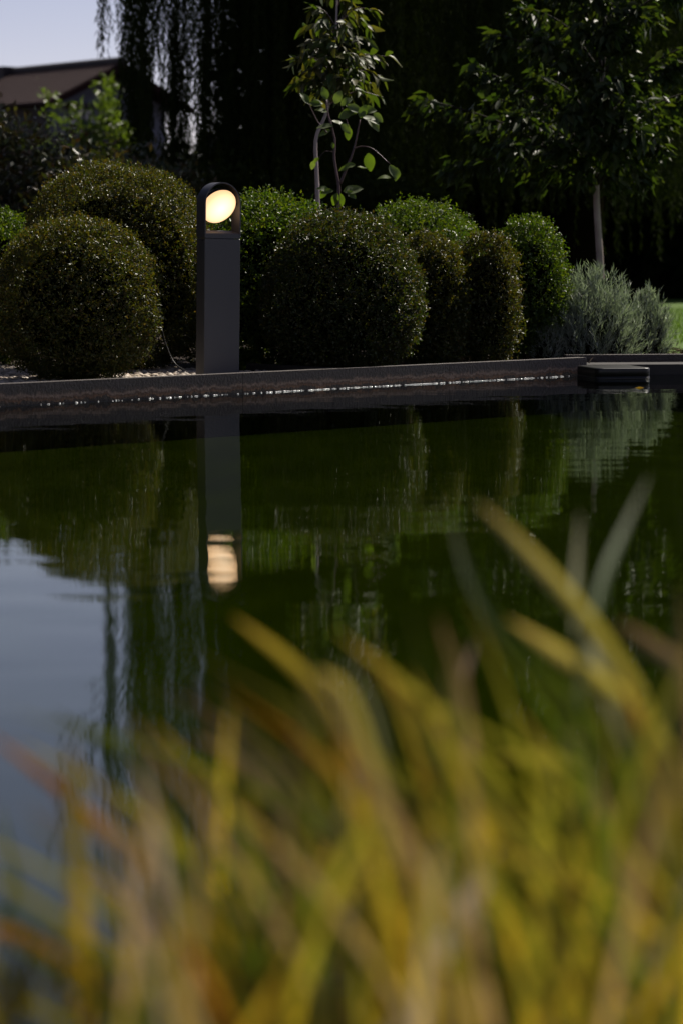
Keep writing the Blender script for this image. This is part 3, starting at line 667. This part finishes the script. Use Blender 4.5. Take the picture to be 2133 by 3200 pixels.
by = 12.75; bb = cr(595, 2500, by); bb[2] = GZ
brd = thing('broad_leaved_shrub', tuple(bb), 'sparse shrub with purple stems and a few large pale green leaves', 'shrub')
stems = [[bb, cr(590, 2250, by), cr(600, 1980, by), cr(575, 1820, by), cr(550, 1650, by), cr(555, 1450, by), cr(480, 1180, by), cr(470, 1050, by)],
         [cr(615, 1930, by), cr(700, 1720, by), cr(760, 1550, by), cr(820, 1260, by)],
         [cr(755, 1560, by), cr(850, 1540, by - .05), cr(960, 1570, by - .08), cr(1130, 1720, by - .1)],
         [cr(480, 1400, by), cr(380, 1280, by), cr(285, 1090, by)], [cr(555, 1600, by), cr(460, 1590, by), cr(390, 1660, by)], [cr(700, 1420, by + .1), cr(690, 1300, by + .1), cr(620, 1100, by + .1)]]
for k, s_ in enumerate(stems):
    lp = bez(s_, 18); r0 = (.0095, .0075, .004, .004, .002, .004)[k]
    V, F = tube(lp, np.linspace(r0, r0 * .45, 18), 7); add('stem', V, F, M['stem_purple'], brd, smooth=True)
lmb = [leaf_mesh('broad_leaf', M['broad'], .1, .062, .25, .14, 7, .03, 20 + k) for k in range(4)]
BL = [(905, 1610, (.15, 0, -1), (0, -1, .2), 1.0), (1130, 1735, (.5, -.2, -.8), (.3, -.8, .7), .85), (1145, 1870, (-1, -.1, .15), (0, -.5, 1), .75), (1200, 1760, (.1, 0, -1), (.6, -.9, .3), .75),
      (650, 2020, (1, 0, .35), (0, -.9, .8), 1.05), (680, 2010, (.8, 0, -.5), (.1, -.8, .5), .65), (600, 2030, (.25, 0, -1), (0, -1, .3), .75), (580, 2030, (-.3, 0, -1), (0, -1, .2), .7), (540, 2010, (-1, 0, .0), (0, -.8, .8), .7), (470, 1990, (-.6, 0, -.8), (0, -1, .4), .6), (500, 2000, (-1, 0, .3), (0, -.7, .8), .7),
      (770, 1730, (-1, 0, -.15), (0, -.8, .9), .75), (790, 1760, (1, 0, .05), (0, -.2, 1), .65), (700, 1760, (-1, 0, -.2), (0, -.8, .6), .55),
      (850, 1230, (1, 0, -.25), (.1, -.6, .9), 1.0), (900, 1240, (.8, 0, -.7), (-.2, -.7, .8), .95), (960, 1190, (.6, 0, -.5), (0, -.9, .4), .7), (820, 1240, (.3, 0, .7), (0, -1, .1), .8), (780, 1200, (-.5, 0, .6), (0, -1, .2), .75), (840, 1160, (.9, 0, .1), (0, -1, .4), .8),
      (540, 1330, (-1, 0, .1), (0, -.55, .9), .9), (520, 1370, (-1, 0, -.3), (0, -.6, .9), .8), (530, 1270, (1, 0, -.25), (0, -.4, .9), .75), (620, 1300, (.7, 0, -.6), (0, -.9, .4), .75), (690, 1330, (.1, 0, -1), (.2, -1, .2), .75), (600, 1240, (.8, 0, .4), (0, -1, .4), .8),
      (285, 1090, (-.35, 0, .6), (.2, -.8, .8), .75), (300, 1080, (.8, 0, .1), (0, -.6, .8), .7), (420, 1110, (-.8, 0, .3), (0, -.8, .6), .7), (470, 1050, (-.2, 0, .8), (0, -.8, .7), .75), (560, 1090, (.3, 0, .7), (.2, -.9, .6), .8), (620, 1110, (.5, 0, .4), (0, -.9, .6), .75), (690, 1120, (.9, 0, -.2), (0, -.9, .5), .85), (640, 1180, (1, 0, .1), (0, -1, .3), .8),
      (480, 1180, (-1, 0, .4), (0, -.5, .8), .7), (390, 1660, (-1, 0, -.8), (0, -.8, .5), .4), (340, 1690, (-.3, 0, -1), (0, -.9, .3), .5), (540, 1560, (-.1, 0, 1), (0, -1, .3), .35)]
for c, (x_, y_, d_, n_, s_) in enumerate(BL): put_leaf(lmb[c % 4], cr(x_, y_, by - .02 * (c % 3)), d_, n_, brd, s_ * .95)

# ------------------------------------------------------------------ weeping willow
g = np.random.default_rng(51)
wy = 25.0; wc = np.array([2.3, wy, GZ])
wil = thing('weeping_willow', tuple(wc), 'huge weeping willow whose dark fronds hang down like a curtain', 'tree')
V, F = tube(bez([wc, wc + [.1, 0, 2], wc + [-.1, .2, 4], wc + [0, 0, 7]], 14), np.linspace(.34, .2, 14), 14); wt = add('trunk', V, F, M['willow_bark'], wil, smooth=True)
# hanging boughs: photo x of the bough, depth, foot y in the photo, strands, spread
boughs = [(236, 21.6, 128, 18, .024), (296, 21.4, 330, 40, .030), (320, 21.8, 430, 56, .04), (334, 21.2, 440, 30, .035), (362, 21.5, 160, 7, .03), (392, 21.6, 460, 50, .042), (416, 22.2, 420, 40, .042), (442, 21.9, 240, 5, .03), (468, 21.5, 420, 50, .035), (488, 22.0, 330, 28, .03), (528, 21.8, 430, 70, .05)]
boughs += [(540 + 46 * i, 21.2 + 1.3 * g.random(), g.uniform(380, 560), 34, .2) for i in range(24)]
boughs += [(560 + 70 * i, 23 + 3 * g.random(), g.uniform(400, 600), 34, .35) for i in range(16)]
for (x_, Y_, yf, ns, spr) in boughs:
    c0 = at(x_, 100, Y_); foot = at(x_, yf, Y_)[2]; PP, DD = [], []; sts = []
    topz = 8.3 - .05 * abs(c0[0] - wc[0]) ** 2 + g.uniform(-.6, .6); edge_ = x_ < 530
    for s_ in range(ns):
        x0, y0 = c0[0] + g.normal(0, spr), Y_ + g.normal(0, max(spr, .2)); zf = foot + abs(g.normal(0, .35)); sw = g.normal(0, .06, 2); ph = g.uniform(0, 6.3)
        
        tz_ = topz
        if edge_: tz_ = max(zf + .6, g.choice([3.4, 4.4, 5.4, 6.6, 7.4]) + g.normal(0, .5)); sw = g.normal(0, .22 if x_ > 260 else .03, 2)
        nseg = int((tz_ - zf) / .03); z_ = np.linspace(zf, tz_, nseg); tt = (z_ - zf) / (topz - zf)
        px_ = x0 + (sw[0] * (np.sin(tt * 5 + ph) - math.sin(ph)) * np.clip(tt * 2.2, 0, 1) if edge_ else sw[0] * np.sin(tt * 3 + ph)) + (wc[0] - x0) * .10 * tt ** 3; py_ = y0 + sw[1] * np.sin(tt * 3 + ph * 2) + .8 * tt ** 3
        PP.append(np.c_[px_, py_, z_]); d_ = randdir(g, nseg) * .55 + [0, 0, -.9]; DD.append(d_)
    PP = np.vstack(PP); DD = np.vstack(DD); n_ = len(PP)
    V, F = leaves(PP, DD, randdir(g, n_), g.uniform(.05, .09, n_), g.uniform(.010, .016, n_), .1, .4)
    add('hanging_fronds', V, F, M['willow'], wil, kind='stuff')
    V, F = tube(bez([wc + [0, 0, 6.5], (wc + [0, 0, 8.6] + np.array([c0[0], Y_, topz])) / 2, [c0[0], Y_ + .8, topz + .1]], 8), np.linspace(.09, .02, 8), 6); add('bough', V, F, M['bark_dark'], wil, smooth=True)

# ------------------------------------------------------------------ dark evergreens behind the willow
def conifer(x_, Y_, h, rad, label, seed):
    g = np.random.default_rng(seed); b = np.array([x_, Y_, GZ])
    root = thing('evergreen_tree', tuple(b), label, 'tree', 'dark evergreens behind the willow')
    V, F = tube([b, b + [0, 0, h * .6]], [.14, .06], 8); add('trunk', V, F, M['bark_dark'], root)
    n = 5200; t_ = g.random(n) ** 1.2; r_ = rad * (1 - t_ ** 2.2) * (.55 + .5 * g.random(n)) * (1 + .12 * np.sin(t_ * 60 + seed)); a = g.uniform(0, 6.28, n)
    P = np.c_[x_ + r_ * np.cos(a), Y_ + r_ * np.sin(a), GZ + .05 + t_ * h]
    D = np.c_[np.cos(a), np.sin(a), g.uniform(-.2, .9, n)] + g.normal(0, .4, (n, 3))
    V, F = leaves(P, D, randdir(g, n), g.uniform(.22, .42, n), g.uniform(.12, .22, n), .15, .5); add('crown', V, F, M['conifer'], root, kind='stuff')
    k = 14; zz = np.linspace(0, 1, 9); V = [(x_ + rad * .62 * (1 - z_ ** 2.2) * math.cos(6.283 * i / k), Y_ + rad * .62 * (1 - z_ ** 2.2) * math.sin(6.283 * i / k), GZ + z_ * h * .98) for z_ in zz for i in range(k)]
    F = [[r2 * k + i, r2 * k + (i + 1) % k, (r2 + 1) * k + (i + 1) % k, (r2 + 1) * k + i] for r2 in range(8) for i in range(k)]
    add('inner_branches', V, F, M['inner'], root)  # closed near-black cone painting the shade deep in the crown
lab = ['dark evergreen standing next to the gap where the house shows', 'dark evergreen behind the lamp and the pale sapling', 'dark evergreen behind the sparse broad-leaved shrub', 'dark evergreen behind the light topped box bush',
       'dark evergreen behind the narrow box bush', 'dark evergreen behind the crown of the young lawn tree', 'dark evergreen past the trunk of the young lawn tree', 'dark evergreen at the lawn end of the row']
for i, x_ in enumerate([-.35, .6, 1.5, 2.4, 3.35, 4.4, 5.6, 6.9]):
    conifer(x_, 31 + (i % 2) * 1.2, 10 + (i * 37 % 5) * .4, 1.05, lab[i], 60 + i)

for i, (x_, y_, h_) in enumerate([(-4.4, 9.0, 7.6), (-5.4, 6.6, 8.2), (-4.9, 11.6, 7.2)]):  # unseen trees added to keep skylight off the lamp post and bushes
    conifer(x_, y_, h_, 1.35, ['dark evergreen on the pond bank past the house side, nearest the kerb', 'dark evergreen on the pond bank farthest along the kerb', 'dark evergreen on the bank beyond the end box bush'][i], 95 + i)

# ------------------------------------------------------------------ shrubs in front of the house
def shrub(px, ytop, Y, rad, n, L, W, mat, label, cat, seed, group=None, name='leafy_shrub', zb=.1, asp=1.0, loose=1.0):
    g = np.random.default_rng(seed); top = at(px, ytop, Y); h = top[2] - GZ; cx = top[0]
    root = thing(name, (cx, Y, GZ), label, cat, group)
    for k in range(5):
        a = g.uniform(0, 6.28); d_ = np.array([math.cos(a) * rad * .6, math.sin(a) * rad * .6, 0])
        V, F = tube(bez([np.array([cx, Y, GZ]) + d_ * .1, np.array([cx, Y, GZ + h * .4]) + d_ * .5, np.array([cx, Y, GZ + h * .85]) + d_], 8), np.linspace(.02, .006, 8), 6); add('stem', V, F, M['bark_dark'], root)
    m_ = n // 14; u = randdir(g, m_); rr = g.random(m_) ** .5; C = u * rr[:, None] * [rad, rad * asp, h * .5] + [cx, Y, GZ + h * .52]
    C = C[(C[:, 2] > GZ + zb)]
    P = np.repeat(C, 14, 0) + g.normal(0, .07 * loose, (len(C) * 14, 3)); P[:, 2] = np.maximum(P[:, 2], GZ + .03)
    D = nrm(np.repeat(nrm(C - [cx, Y, GZ + h * .4]), 14, 0) * .5 + randdir(g, len(P)))
    V, F = leaves(P, D, randdir(g, len(P)) + [0, 0, .5], L * g.uniform(.7, 1.2, len(P)), W * g.uniform(.8, 1.2, len(P))); add('foliage', V, F, M[mat], root, kind='stuff')
gp = 'mixed shrubs in front of the house'
shrub(440, 322, 31, .75, 5200, .13, .055, 'shrub_dark', 'far dark shrub seen through the willow fronds, beyond the house corner', 'shrub', 91, gp)
shrub(535, 290, 32, .8, 5200, .13, .055, 'shrub_dark', 'far dark shrub at the foot of the evergreens, behind the lamp arch', 'shrub', 92, gp)
shrub(352, 335, 30, .6, 4200, .12, .05, 'shrub_dark', 'far dark shrub under the house gable end', 'shrub', 93, gp)
shrub(235, 200, 34, .56, 5200, .14, .055, 'shrub_bright', 'bright yellow green shrub in front of the house gable', 'shrub', 71, gp)
shrub(120, 268, 19, .45, 4200, .075, .034, 'shrub_dark', 'dark shrub with pale leaf tips in the middle of the shrub group', 'shrub', 72, gp)
shrub(25, 268, 18, .42, 3600, .08, .034, 'shrub_dark', 'dark green shrub at the picture edge in front of the house wall', 'shrub', 73, gp)
shrub(215, 330, 17.5, .4, 4200, .065, .034, 'shrub_dark', 'dark shrub with brownish leaves just above the tallest box bush', 'shrub', 74, gp)
shrub(300, 350, 20, .4, 4000, .08, .034, 'shrub_dark', 'shaded shrub under the first willow fronds', 'shrub', 75, gp)
shrub(115, 195, 35, .2, 600, .11, .045, 'shrub_bright', 'thin tall shrub with loose shoots before the roof', 'shrub', 76, gp, zb=1.2)
shrub(400, 395, 20, .45, 4200, .08, .034, 'shrub_dark', 'dim shrub between the willow fronds and the lamp', 'shrub', 77, gp)
shrub(-60, 210, 25, .5, 4000, .09, .036, 'shrub_dark', 'tall dark shrub cut by the picture edge before the house', 'shrub', 78, gp)
for i in range(5):
    shrub(520 + i * 95, 400 + 14 * (i % 3), 20.5 + (i % 2), .6, 3600, .09, .04, 'willow', ['dim undergrowth shrub behind the lamp head', 'dim undergrowth shrub behind the bright green box bush', 'dim undergrowth shrub behind the pale sapling stem', 'dim undergrowth shrub past the broad-leaved shrub', 'dim undergrowth shrub under the outer lawn tree twigs'][i], 'shrub', 80 + i, 'dim undergrowth shrubs under the willow')

# ------------------------------------------------------------------ house
ap = at(283, 144, 48); ev = at(112, 233, 46.8)
d_ev = np.array([ev[0] - ap[0], ev[1] - ap[1]]); hw = np.linalg.norm(d_ev); d_ev = d_ev / hw
d_rg = np.array([-abs(d_ev[1]), -d_ev[0] * np.sign(d_ev[1]) * np.sign(-abs(d_ev[1])) * -1])
d_rg = nrm(np.array([d_ev[1], -d_ev[0]])); d_rg = d_rg if d_rg[0] < 0 else -d_rg
zr, ze = ap[2], ev[2]
house = thing('house', (ap[0], ap[1], GZ), 'low house with a brown tiled gable roof and grey gable wall', 'house')
LEN = 16
def hp(a, b, z): q = ap[:2] + d_ev * a + d_rg * b; return (q[0], q[1], z)      # a: towards the eave, b: along the ridge
wi = hw - .35
V = [hp(wi, .5, GZ - .1), hp(-wi, .5, GZ - .1), hp(-wi, .5, ze + .02), hp(0, .5, zr - .14), hp(wi, .5, ze + .02), hp(wi, LEN, GZ - .1), hp(-wi, LEN, GZ - .1), hp(-wi, LEN, ze + .02), hp(0, LEN, zr - .14), hp(wi, LEN, ze + .02)]
add('wall', V, [[0, 1, 2, 3, 4], [5, 9, 8, 7, 6], [0, 4, 9, 5], [1, 6, 7, 2]], M['house'], house)
rows = 15; V, F = [], []
roof = None
for side in (1, -1):
    for i in range(rows):
        f0, f1 = i / rows, (i + 1) / rows + .012
        z0, z1 = zr + (ze - zr) * f0, zr + (ze - zr) * f1
        k = len(V)
        V += [hp(side * hw * f0, 0, z0), hp(side * hw * f0, LEN, z0), hp(side * hw * f1, LEN, z1 + .03), hp(side * hw * f1, 0, z1 + .03), hp(side * hw * f1, LEN, z1 - .02), hp(side * hw * f1, 0, z1 - .02)]
        F += [[k, k + 1, k + 2, k + 3], [k + 3, k + 2, k + 4, k + 5]]
roof = add('roof', V, F, M['tile'], house)
V, F = tube([hp(0, -.02, zr + .02), hp(0, LEN, zr + .02)], .1, 8); add('ridge_cap', V, F, M['house_dark'], roof)
for side in (1, -1):
    V = [hp(0, -.03, zr - .02), hp(side * hw, -.03, ze - .0), hp(side * hw, -.03, ze - .13), hp(0, -.03, zr - .15), hp(0, .03, zr - .02), hp(side * hw, .03, ze), hp(side * hw, .03, ze - .13), hp(0, .03, zr - .15)]
    add('barge_board', V, [[0, 1, 2, 3], [4, 7, 6, 5], [0, 4, 5, 1], [3, 2, 6, 7], [1, 5, 6, 2]], M['verge'], roof)
V = [hp(a, b, z) for a in (-.28, .28) for b in (3.7, 5.6) for z in (zr - .25, zr + .13)]
add('chimney', V, [[0, 1, 3, 2], [4, 6, 7, 5], [0, 4, 5, 1], [2, 3, 7, 6], [0, 2, 6, 4], [1, 5, 7, 3]], M['house_dark'], roof)
# timber cladding under the long eave and a window band in the gable
V = [hp(wi + .03, .55, .4), hp(wi + .03, LEN - .1, .4), hp(wi + .03, LEN - .1, ze - .01), hp(wi + .03, .55, ze - .01), hp(wi + .005, .55, .4), hp(wi + .005, LEN - .1, .4), hp(wi + .005, LEN - .1, ze - .01), hp(wi + .005, .55, ze - .01)]
add('cladding', V, [[0, 1, 2, 3], [0, 3, 7, 4], [1, 5, 6, 2], [0, 4, 5, 1], [3, 2, 6, 7]], M['house_dark'], house)
def gbox(a0, a1, b0, b1, z0, z1):
    V_ = [hp(a, b, z) for a in (a0, a1) for b in (b0, b1) for z in (z0, z1)]
    return V_, [[0, 1, 3, 2], [4, 6, 7, 5], [0, 4, 5, 1], [2, 3, 7, 6], [0, 2, 6, 4], [1, 5, 7, 3]]
zw = at(140, 245, 45)[2]
win = None
V, F = gbox(.4, wi - .5, .44, .497, zw - .35, zw + .12); win = add('window', V, F, M['pale_frame'], house)
for i in range(3):
    a0 = .46 + i * (wi - 1.0) / 3
    V, F = gbox(a0, a0 + (wi - 1.0) / 3 - .08, .425, .437, zw - .3, zw + .06); add('pane', V, F, M['black'], win)
V, F = gbox(.3, wi - .4, .3, .498, zw + .16, zw + .24); add('lintel', V, F, M['house_dark'], house)

# ------------------------------------------------------------------ reeds at the near bank
g = np.random.default_rng(77); rng = random.Random(7)
GR = 'reed clumps on the near bank'
clumps = [thing('reed_clump', (x_, 1.62, .02), l_, 'reeds', GR) for x_, l_ in (
    (-.19, 'loose clump of yellowing reeds with a straight pale upright blade, over the sky reflection'),
    (-.04, 'dense middle clump of broad olive and yellow reed blades below the lamp'),
    (.15, 'tall leaning reed clump with the highest blades, below the lavender'))]
def ribbon(pts, wid, n=14, twist=0.0, fold=.18):
    C = bez(pts, n); T = nrm(np.gradient(C, axis=0)); V, F, uv = [], [], []
    view = nrm(C - np.array([0, 0, EYE]))
    for i in range(n):
        t_ = i / (n - 1); s_ = nrm(np.cross(T[i], view[i])); n_ = np.cross(s_, T[i]); a = twist * (t_ - .3)
        s2 = s_ * math.cos(a) + n_ * math.sin(a); n2 = np.cross(s2, T[i])
        wd = wid * .5 * min(1, (.55 + 1.2 * t_)) * max(.05, (1 - max(0, (t_ - .68) / .32) ** 2.2))
        V += [C[i] - s2 * wd, C[i] + n2 * wd * fold * 2, C[i] + s2 * wd]; uv += [(0, t_), (.5, t_), (1, t_)]
    for i in range(n - 1):
        for k in (0, 1): F.append([i * 3 + k, i * 3 + k + 1, i * 3 + k + 4, i * 3 + k + 3])
    return np.array(V), F, uv
def blade(cl, pts, wid, mat, twist=0.0, fold=.18):
    V, F, uv = ribbon(pts, wid, 14, twist, fold); return add('blade', V, F, BM[mat], clumps[cl], smooth=True, uv=uv)
def hb(cl, P, wid, mat, d0=1.68, d1=2.0, twist=.4):
    """hand placed blade: photo points from foot to tip, depth from d0 to d1"""
    k = len(P); blade(cl, [at(x_, y_, d0 + .07 + (d1 - d0) * i / (k - 1)) for i, (x_, y_) in enumerate(P)], wid * .98, mat, twist)
HB = [
    (2, [(1600, 2500), (1570, 2000), (1490, 1660), (1350, 1430), (1200, 1260), (1092, 1150)], .0150, 'khaki', 1.7, 2.02),
    (2, [(1560, 2450), (1480, 1900), (1330, 1640), (1180, 1490), (1085, 1340), (1032, 1185)], .012, 'green', 1.75, 2.1),
    (2, [(1330, 2400), (1335, 1800), (1350, 1500), (1385, 1330), (1430, 1220), (1490, 1090)], .009, 'green', 1.8, 2.25),
    (2, [(1360, 2400), (1345, 1800), (1330, 1500), (1322, 1350), (1330, 1175)], .009, 'olive', 1.8, 2.2),
    (2, [(1620, 2450), (1590, 2000), (1540, 1750), (1420, 1600), (1280, 1500), (1160, 1420)], .0150, 'khaki', 1.65, 1.95),
    (2, [(1700, 2300), (1650, 1800), (1580, 1560), (1490, 1480), (1410, 1425)], .014, 'tan', 1.7, 1.95),
    (2, [(1640, 2450), (1560, 2050), (1510, 1850), (1420, 1640), (1370, 1480), (1340, 1400)], .016, 'khaki', 1.65, 1.95),
    (2, [(1480, 2450), (1440, 2080), (1380, 1900), (1340, 1790), (1250, 1745), (1130, 1740)], .0125, 'olive', 1.65, 1.8),
    (2, [(1520, 2500), (1480, 2180), (1400, 1950), (1330, 1720), (1285, 1690)], .015, 'tan', 1.6, 1.75),
    (2, [(1440, 2500), (1380, 2250), (1250, 2000), (1170, 1880), (1100, 1810)], .0135, 'rust', 1.62, 1.82),
    (2, [(1440, 2480), (1390, 2300), (1290, 2080), (1200, 1960), (1150, 1920)], .0135, 'yellow', 1.6, 1.75),
    (2, [(1330, 2450), (1480, 2300), (1540, 2150), (1640, 1950)], .018, 'pale', 1.5, 1.6),
    (1, [(830, 2480), (930, 2330), (1020, 2170), (1080, 2060), (1138, 1945)], .0125, 'pale', 1.42, 1.55),
    (1, [(930, 2480), (905, 2200), (885, 1960), (840, 1740), (785, 1590), (730, 1540)], .0135, 'khaki', 1.5, 1.68),
    (1, [(960, 2450), (930, 2100), (905, 1850), (870, 1640), (790, 1500)], .0125, 'olive', 1.75, 2.0),
    (1, [(1000, 2450), (985, 2100), (1000, 1800), (1040, 1620), (1090, 1470)], .0125, 'rust', 1.75, 2.05),
    (1, [(1040, 2450), (1020, 2100), (985, 1820), (900, 1580), (800, 1480)], .012, 'rust', 1.72, 1.98),
    (1, [(900, 2450), (860, 2050), (790, 1720), (690, 1545), (535, 1415)], .0125, 'yellow', 1.75, 2.0),
    (1, [(800, 2480), (740, 2150), (640, 1960), (500, 1830), (345, 1650)], .0135, 'yellow', 1.68, 1.9),
    (1, [(830, 2480), (780, 2200), (690, 1960), (560, 1760), (440, 1690)], .012, 'tan', 1.7, 1.9),
    (1, [(640, 2500), (560, 2250), (440, 2080), (220, 1890), (110, 1790), (-30, 1680)], .0105, 'rust', 1.66, 1.86),
    (0, [(195, 2500), (190, 2300), (180, 2050), (168, 1850), (160, 1690)], .0115, 'yellow', 1.5, 1.55),
    (1, [(560, 2500), (470, 2300), (360, 2160), (250, 2050), (170, 1960)], .0125, 'tan', 1.6, 1.72),
    (0, [(520, 2400), (480, 2100), (400, 1900), (290, 1745), (120, 1630)], .011, 'green', 1.85, 2.1),
    (0, [(120, 2480), (100, 2250), (60, 2100), (20, 1950), (0, 1840)], .007, 'green', 1.9, 2.1),
    (1, [(640, 2480), (620, 2250), (610, 2140), (700, 2065), (870, 2085)], .0135, 'yellow', 1.58, 1.66),
    (1, [(720, 2480), (700, 2250), (640, 2040), (560, 1850), (440, 1560)], .012, 'rust', 1.78, 2.05),
    (1, [(760, 2480), (740, 2150), (735, 1900), (720, 1700), (690, 1560)], .012, 'olive', 1.74, 1.95),
    (1, [(700, 2480), (740, 2250), (760, 2050), (800, 1850), (830, 1720)], .013, 'tan', 1.62, 1.78),
    (1, [(540, 2480), (590, 2250), (600, 2050), (560, 1800), (520, 1640)], .012, 'yellow', 1.7, 1.9),
    (0, [(330, 2480), (260, 2300), (150, 2220), (40, 2150), (-60, 2130)], .0125, 'rust', 1.62, 1.72),
    (2, [(1568, 2480), (1555, 2150), (1540, 1850), (1548, 1600), (1555, 1350)], .011, 'green', 1.9, 2.2),
    (2, [(1200, 2480), (1250, 2300), (1290, 2150), (1250, 1980), (1170, 1890)], .013, 'tan', 1.62, 1.74),
    (2, [(1580, 2480), (1545, 2250), (1490, 2050), (1500, 1850), (1560, 1700)], .0135, 'yellow', 1.6, 1.74),
]
for hb_ in HB: hb(*hb_, twist=rng.uniform(-.5, .7))
mats = ['olive', 'green', 'yellow', 'tan', 'rust', 'pale']
for i in range(24):                      # short bright blades closest to the bank edge
    cl = rng.choices([0, 1, 2], [.1, .45, .45])[0]
    x0 = {0: rng.uniform(-.22, -.10), 1: rng.uniform(-.10, .06), 2: rng.uniform(.05, .22)}[cl]
    lean = rng.gauss(-.15, .5); ln = rng.uniform(.17, .27); p0 = np.array([x0, rng.uniform(1.36, 1.52), .0])
    d_ = nrm(np.array([lean * .5, rng.gauss(.05, .15), 1.0])); sdx = np.array([lean, 0, 0])
    blade(cl, [p0, p0 + d_ * ln * .4, p0 + d_ * ln * .75 + sdx * ln * .08, p0 + d_ * ln + sdx * ln * .22], rng.uniform(.004, .0075), rng.choices(['yellow', 'tan', 'olive', 'pale'], [.42, .25, .25, .08])[0], rng.uniform(-.9, .9), .15)
for i in range(190):
    cl = rng.choices([0, 1, 2], [.07, .46, .47])[0]
    x0 = {0: rng.uniform(-.33, -.12), 1: rng.uniform(-.10, .09), 2: rng.uniform(.08, .33)}[cl]
    y0 = rng.uniform(1.5, 1.86)
    lean = rng.gauss(-.38 if cl else -.3, .5); ln = rng.uniform(.10, .29) * {0: .42, 1: .92, 2: 1.28}[cl]
    if rng.random() < .15: ln *= 1.2
    dy = rng.gauss(.25, .25); up = rng.uniform(.75, 1.0); dr_ = rng.uniform(.05, .45)
    p0 = np.array([x0, y0, -.03]); d_ = nrm(np.array([lean * .55, dy * .6, up])); sdx = np.array([lean, dy, 0])
    pts = [p0, p0 + d_ * ln * .35, p0 + d_ * ln * .7 + sdx * ln * .10, p0 + d_ * ln * (1.0 - .12 * dr_) + sdx * ln * (.22 + .2 * dr_) - np.array([0, 0, ln * .12 * dr_])]
    wts = [.34, .32, .14, .12, .08, 0] if cl else [.3, .15, .2, .25, .08, .02]
    blade(cl, pts, rng.uniform(.0038, .0075), rng.choices(mats, wts)[0], rng.uniform(-.9, .9), rng.uniform(.05, .3))
# low fill between the feet of the reeds
n = 420; P = np.c_[g.uniform(-.34, .36, n), g.uniform(1.42, 1.74, n), np.full(n, .005)]; D = np.c_[g.normal(-.25, .5, n), g.normal(.1, .3, n), np.ones(n)]
V, F = leaves(P, D, randdir(g, n), g.uniform(.04, .11, n), g.uniform(.003, .006, n), .1, .4)
mfill = leaf_mat('bank_sedge', [(.04, .045, .01), (.09, .07, .015), (.03, .04, .008), (.12, .09, .03)], .5, .35, (1.2, 1.1, .4))
tag(add('bank_grass', V, F, mfill, kind='stuff'))
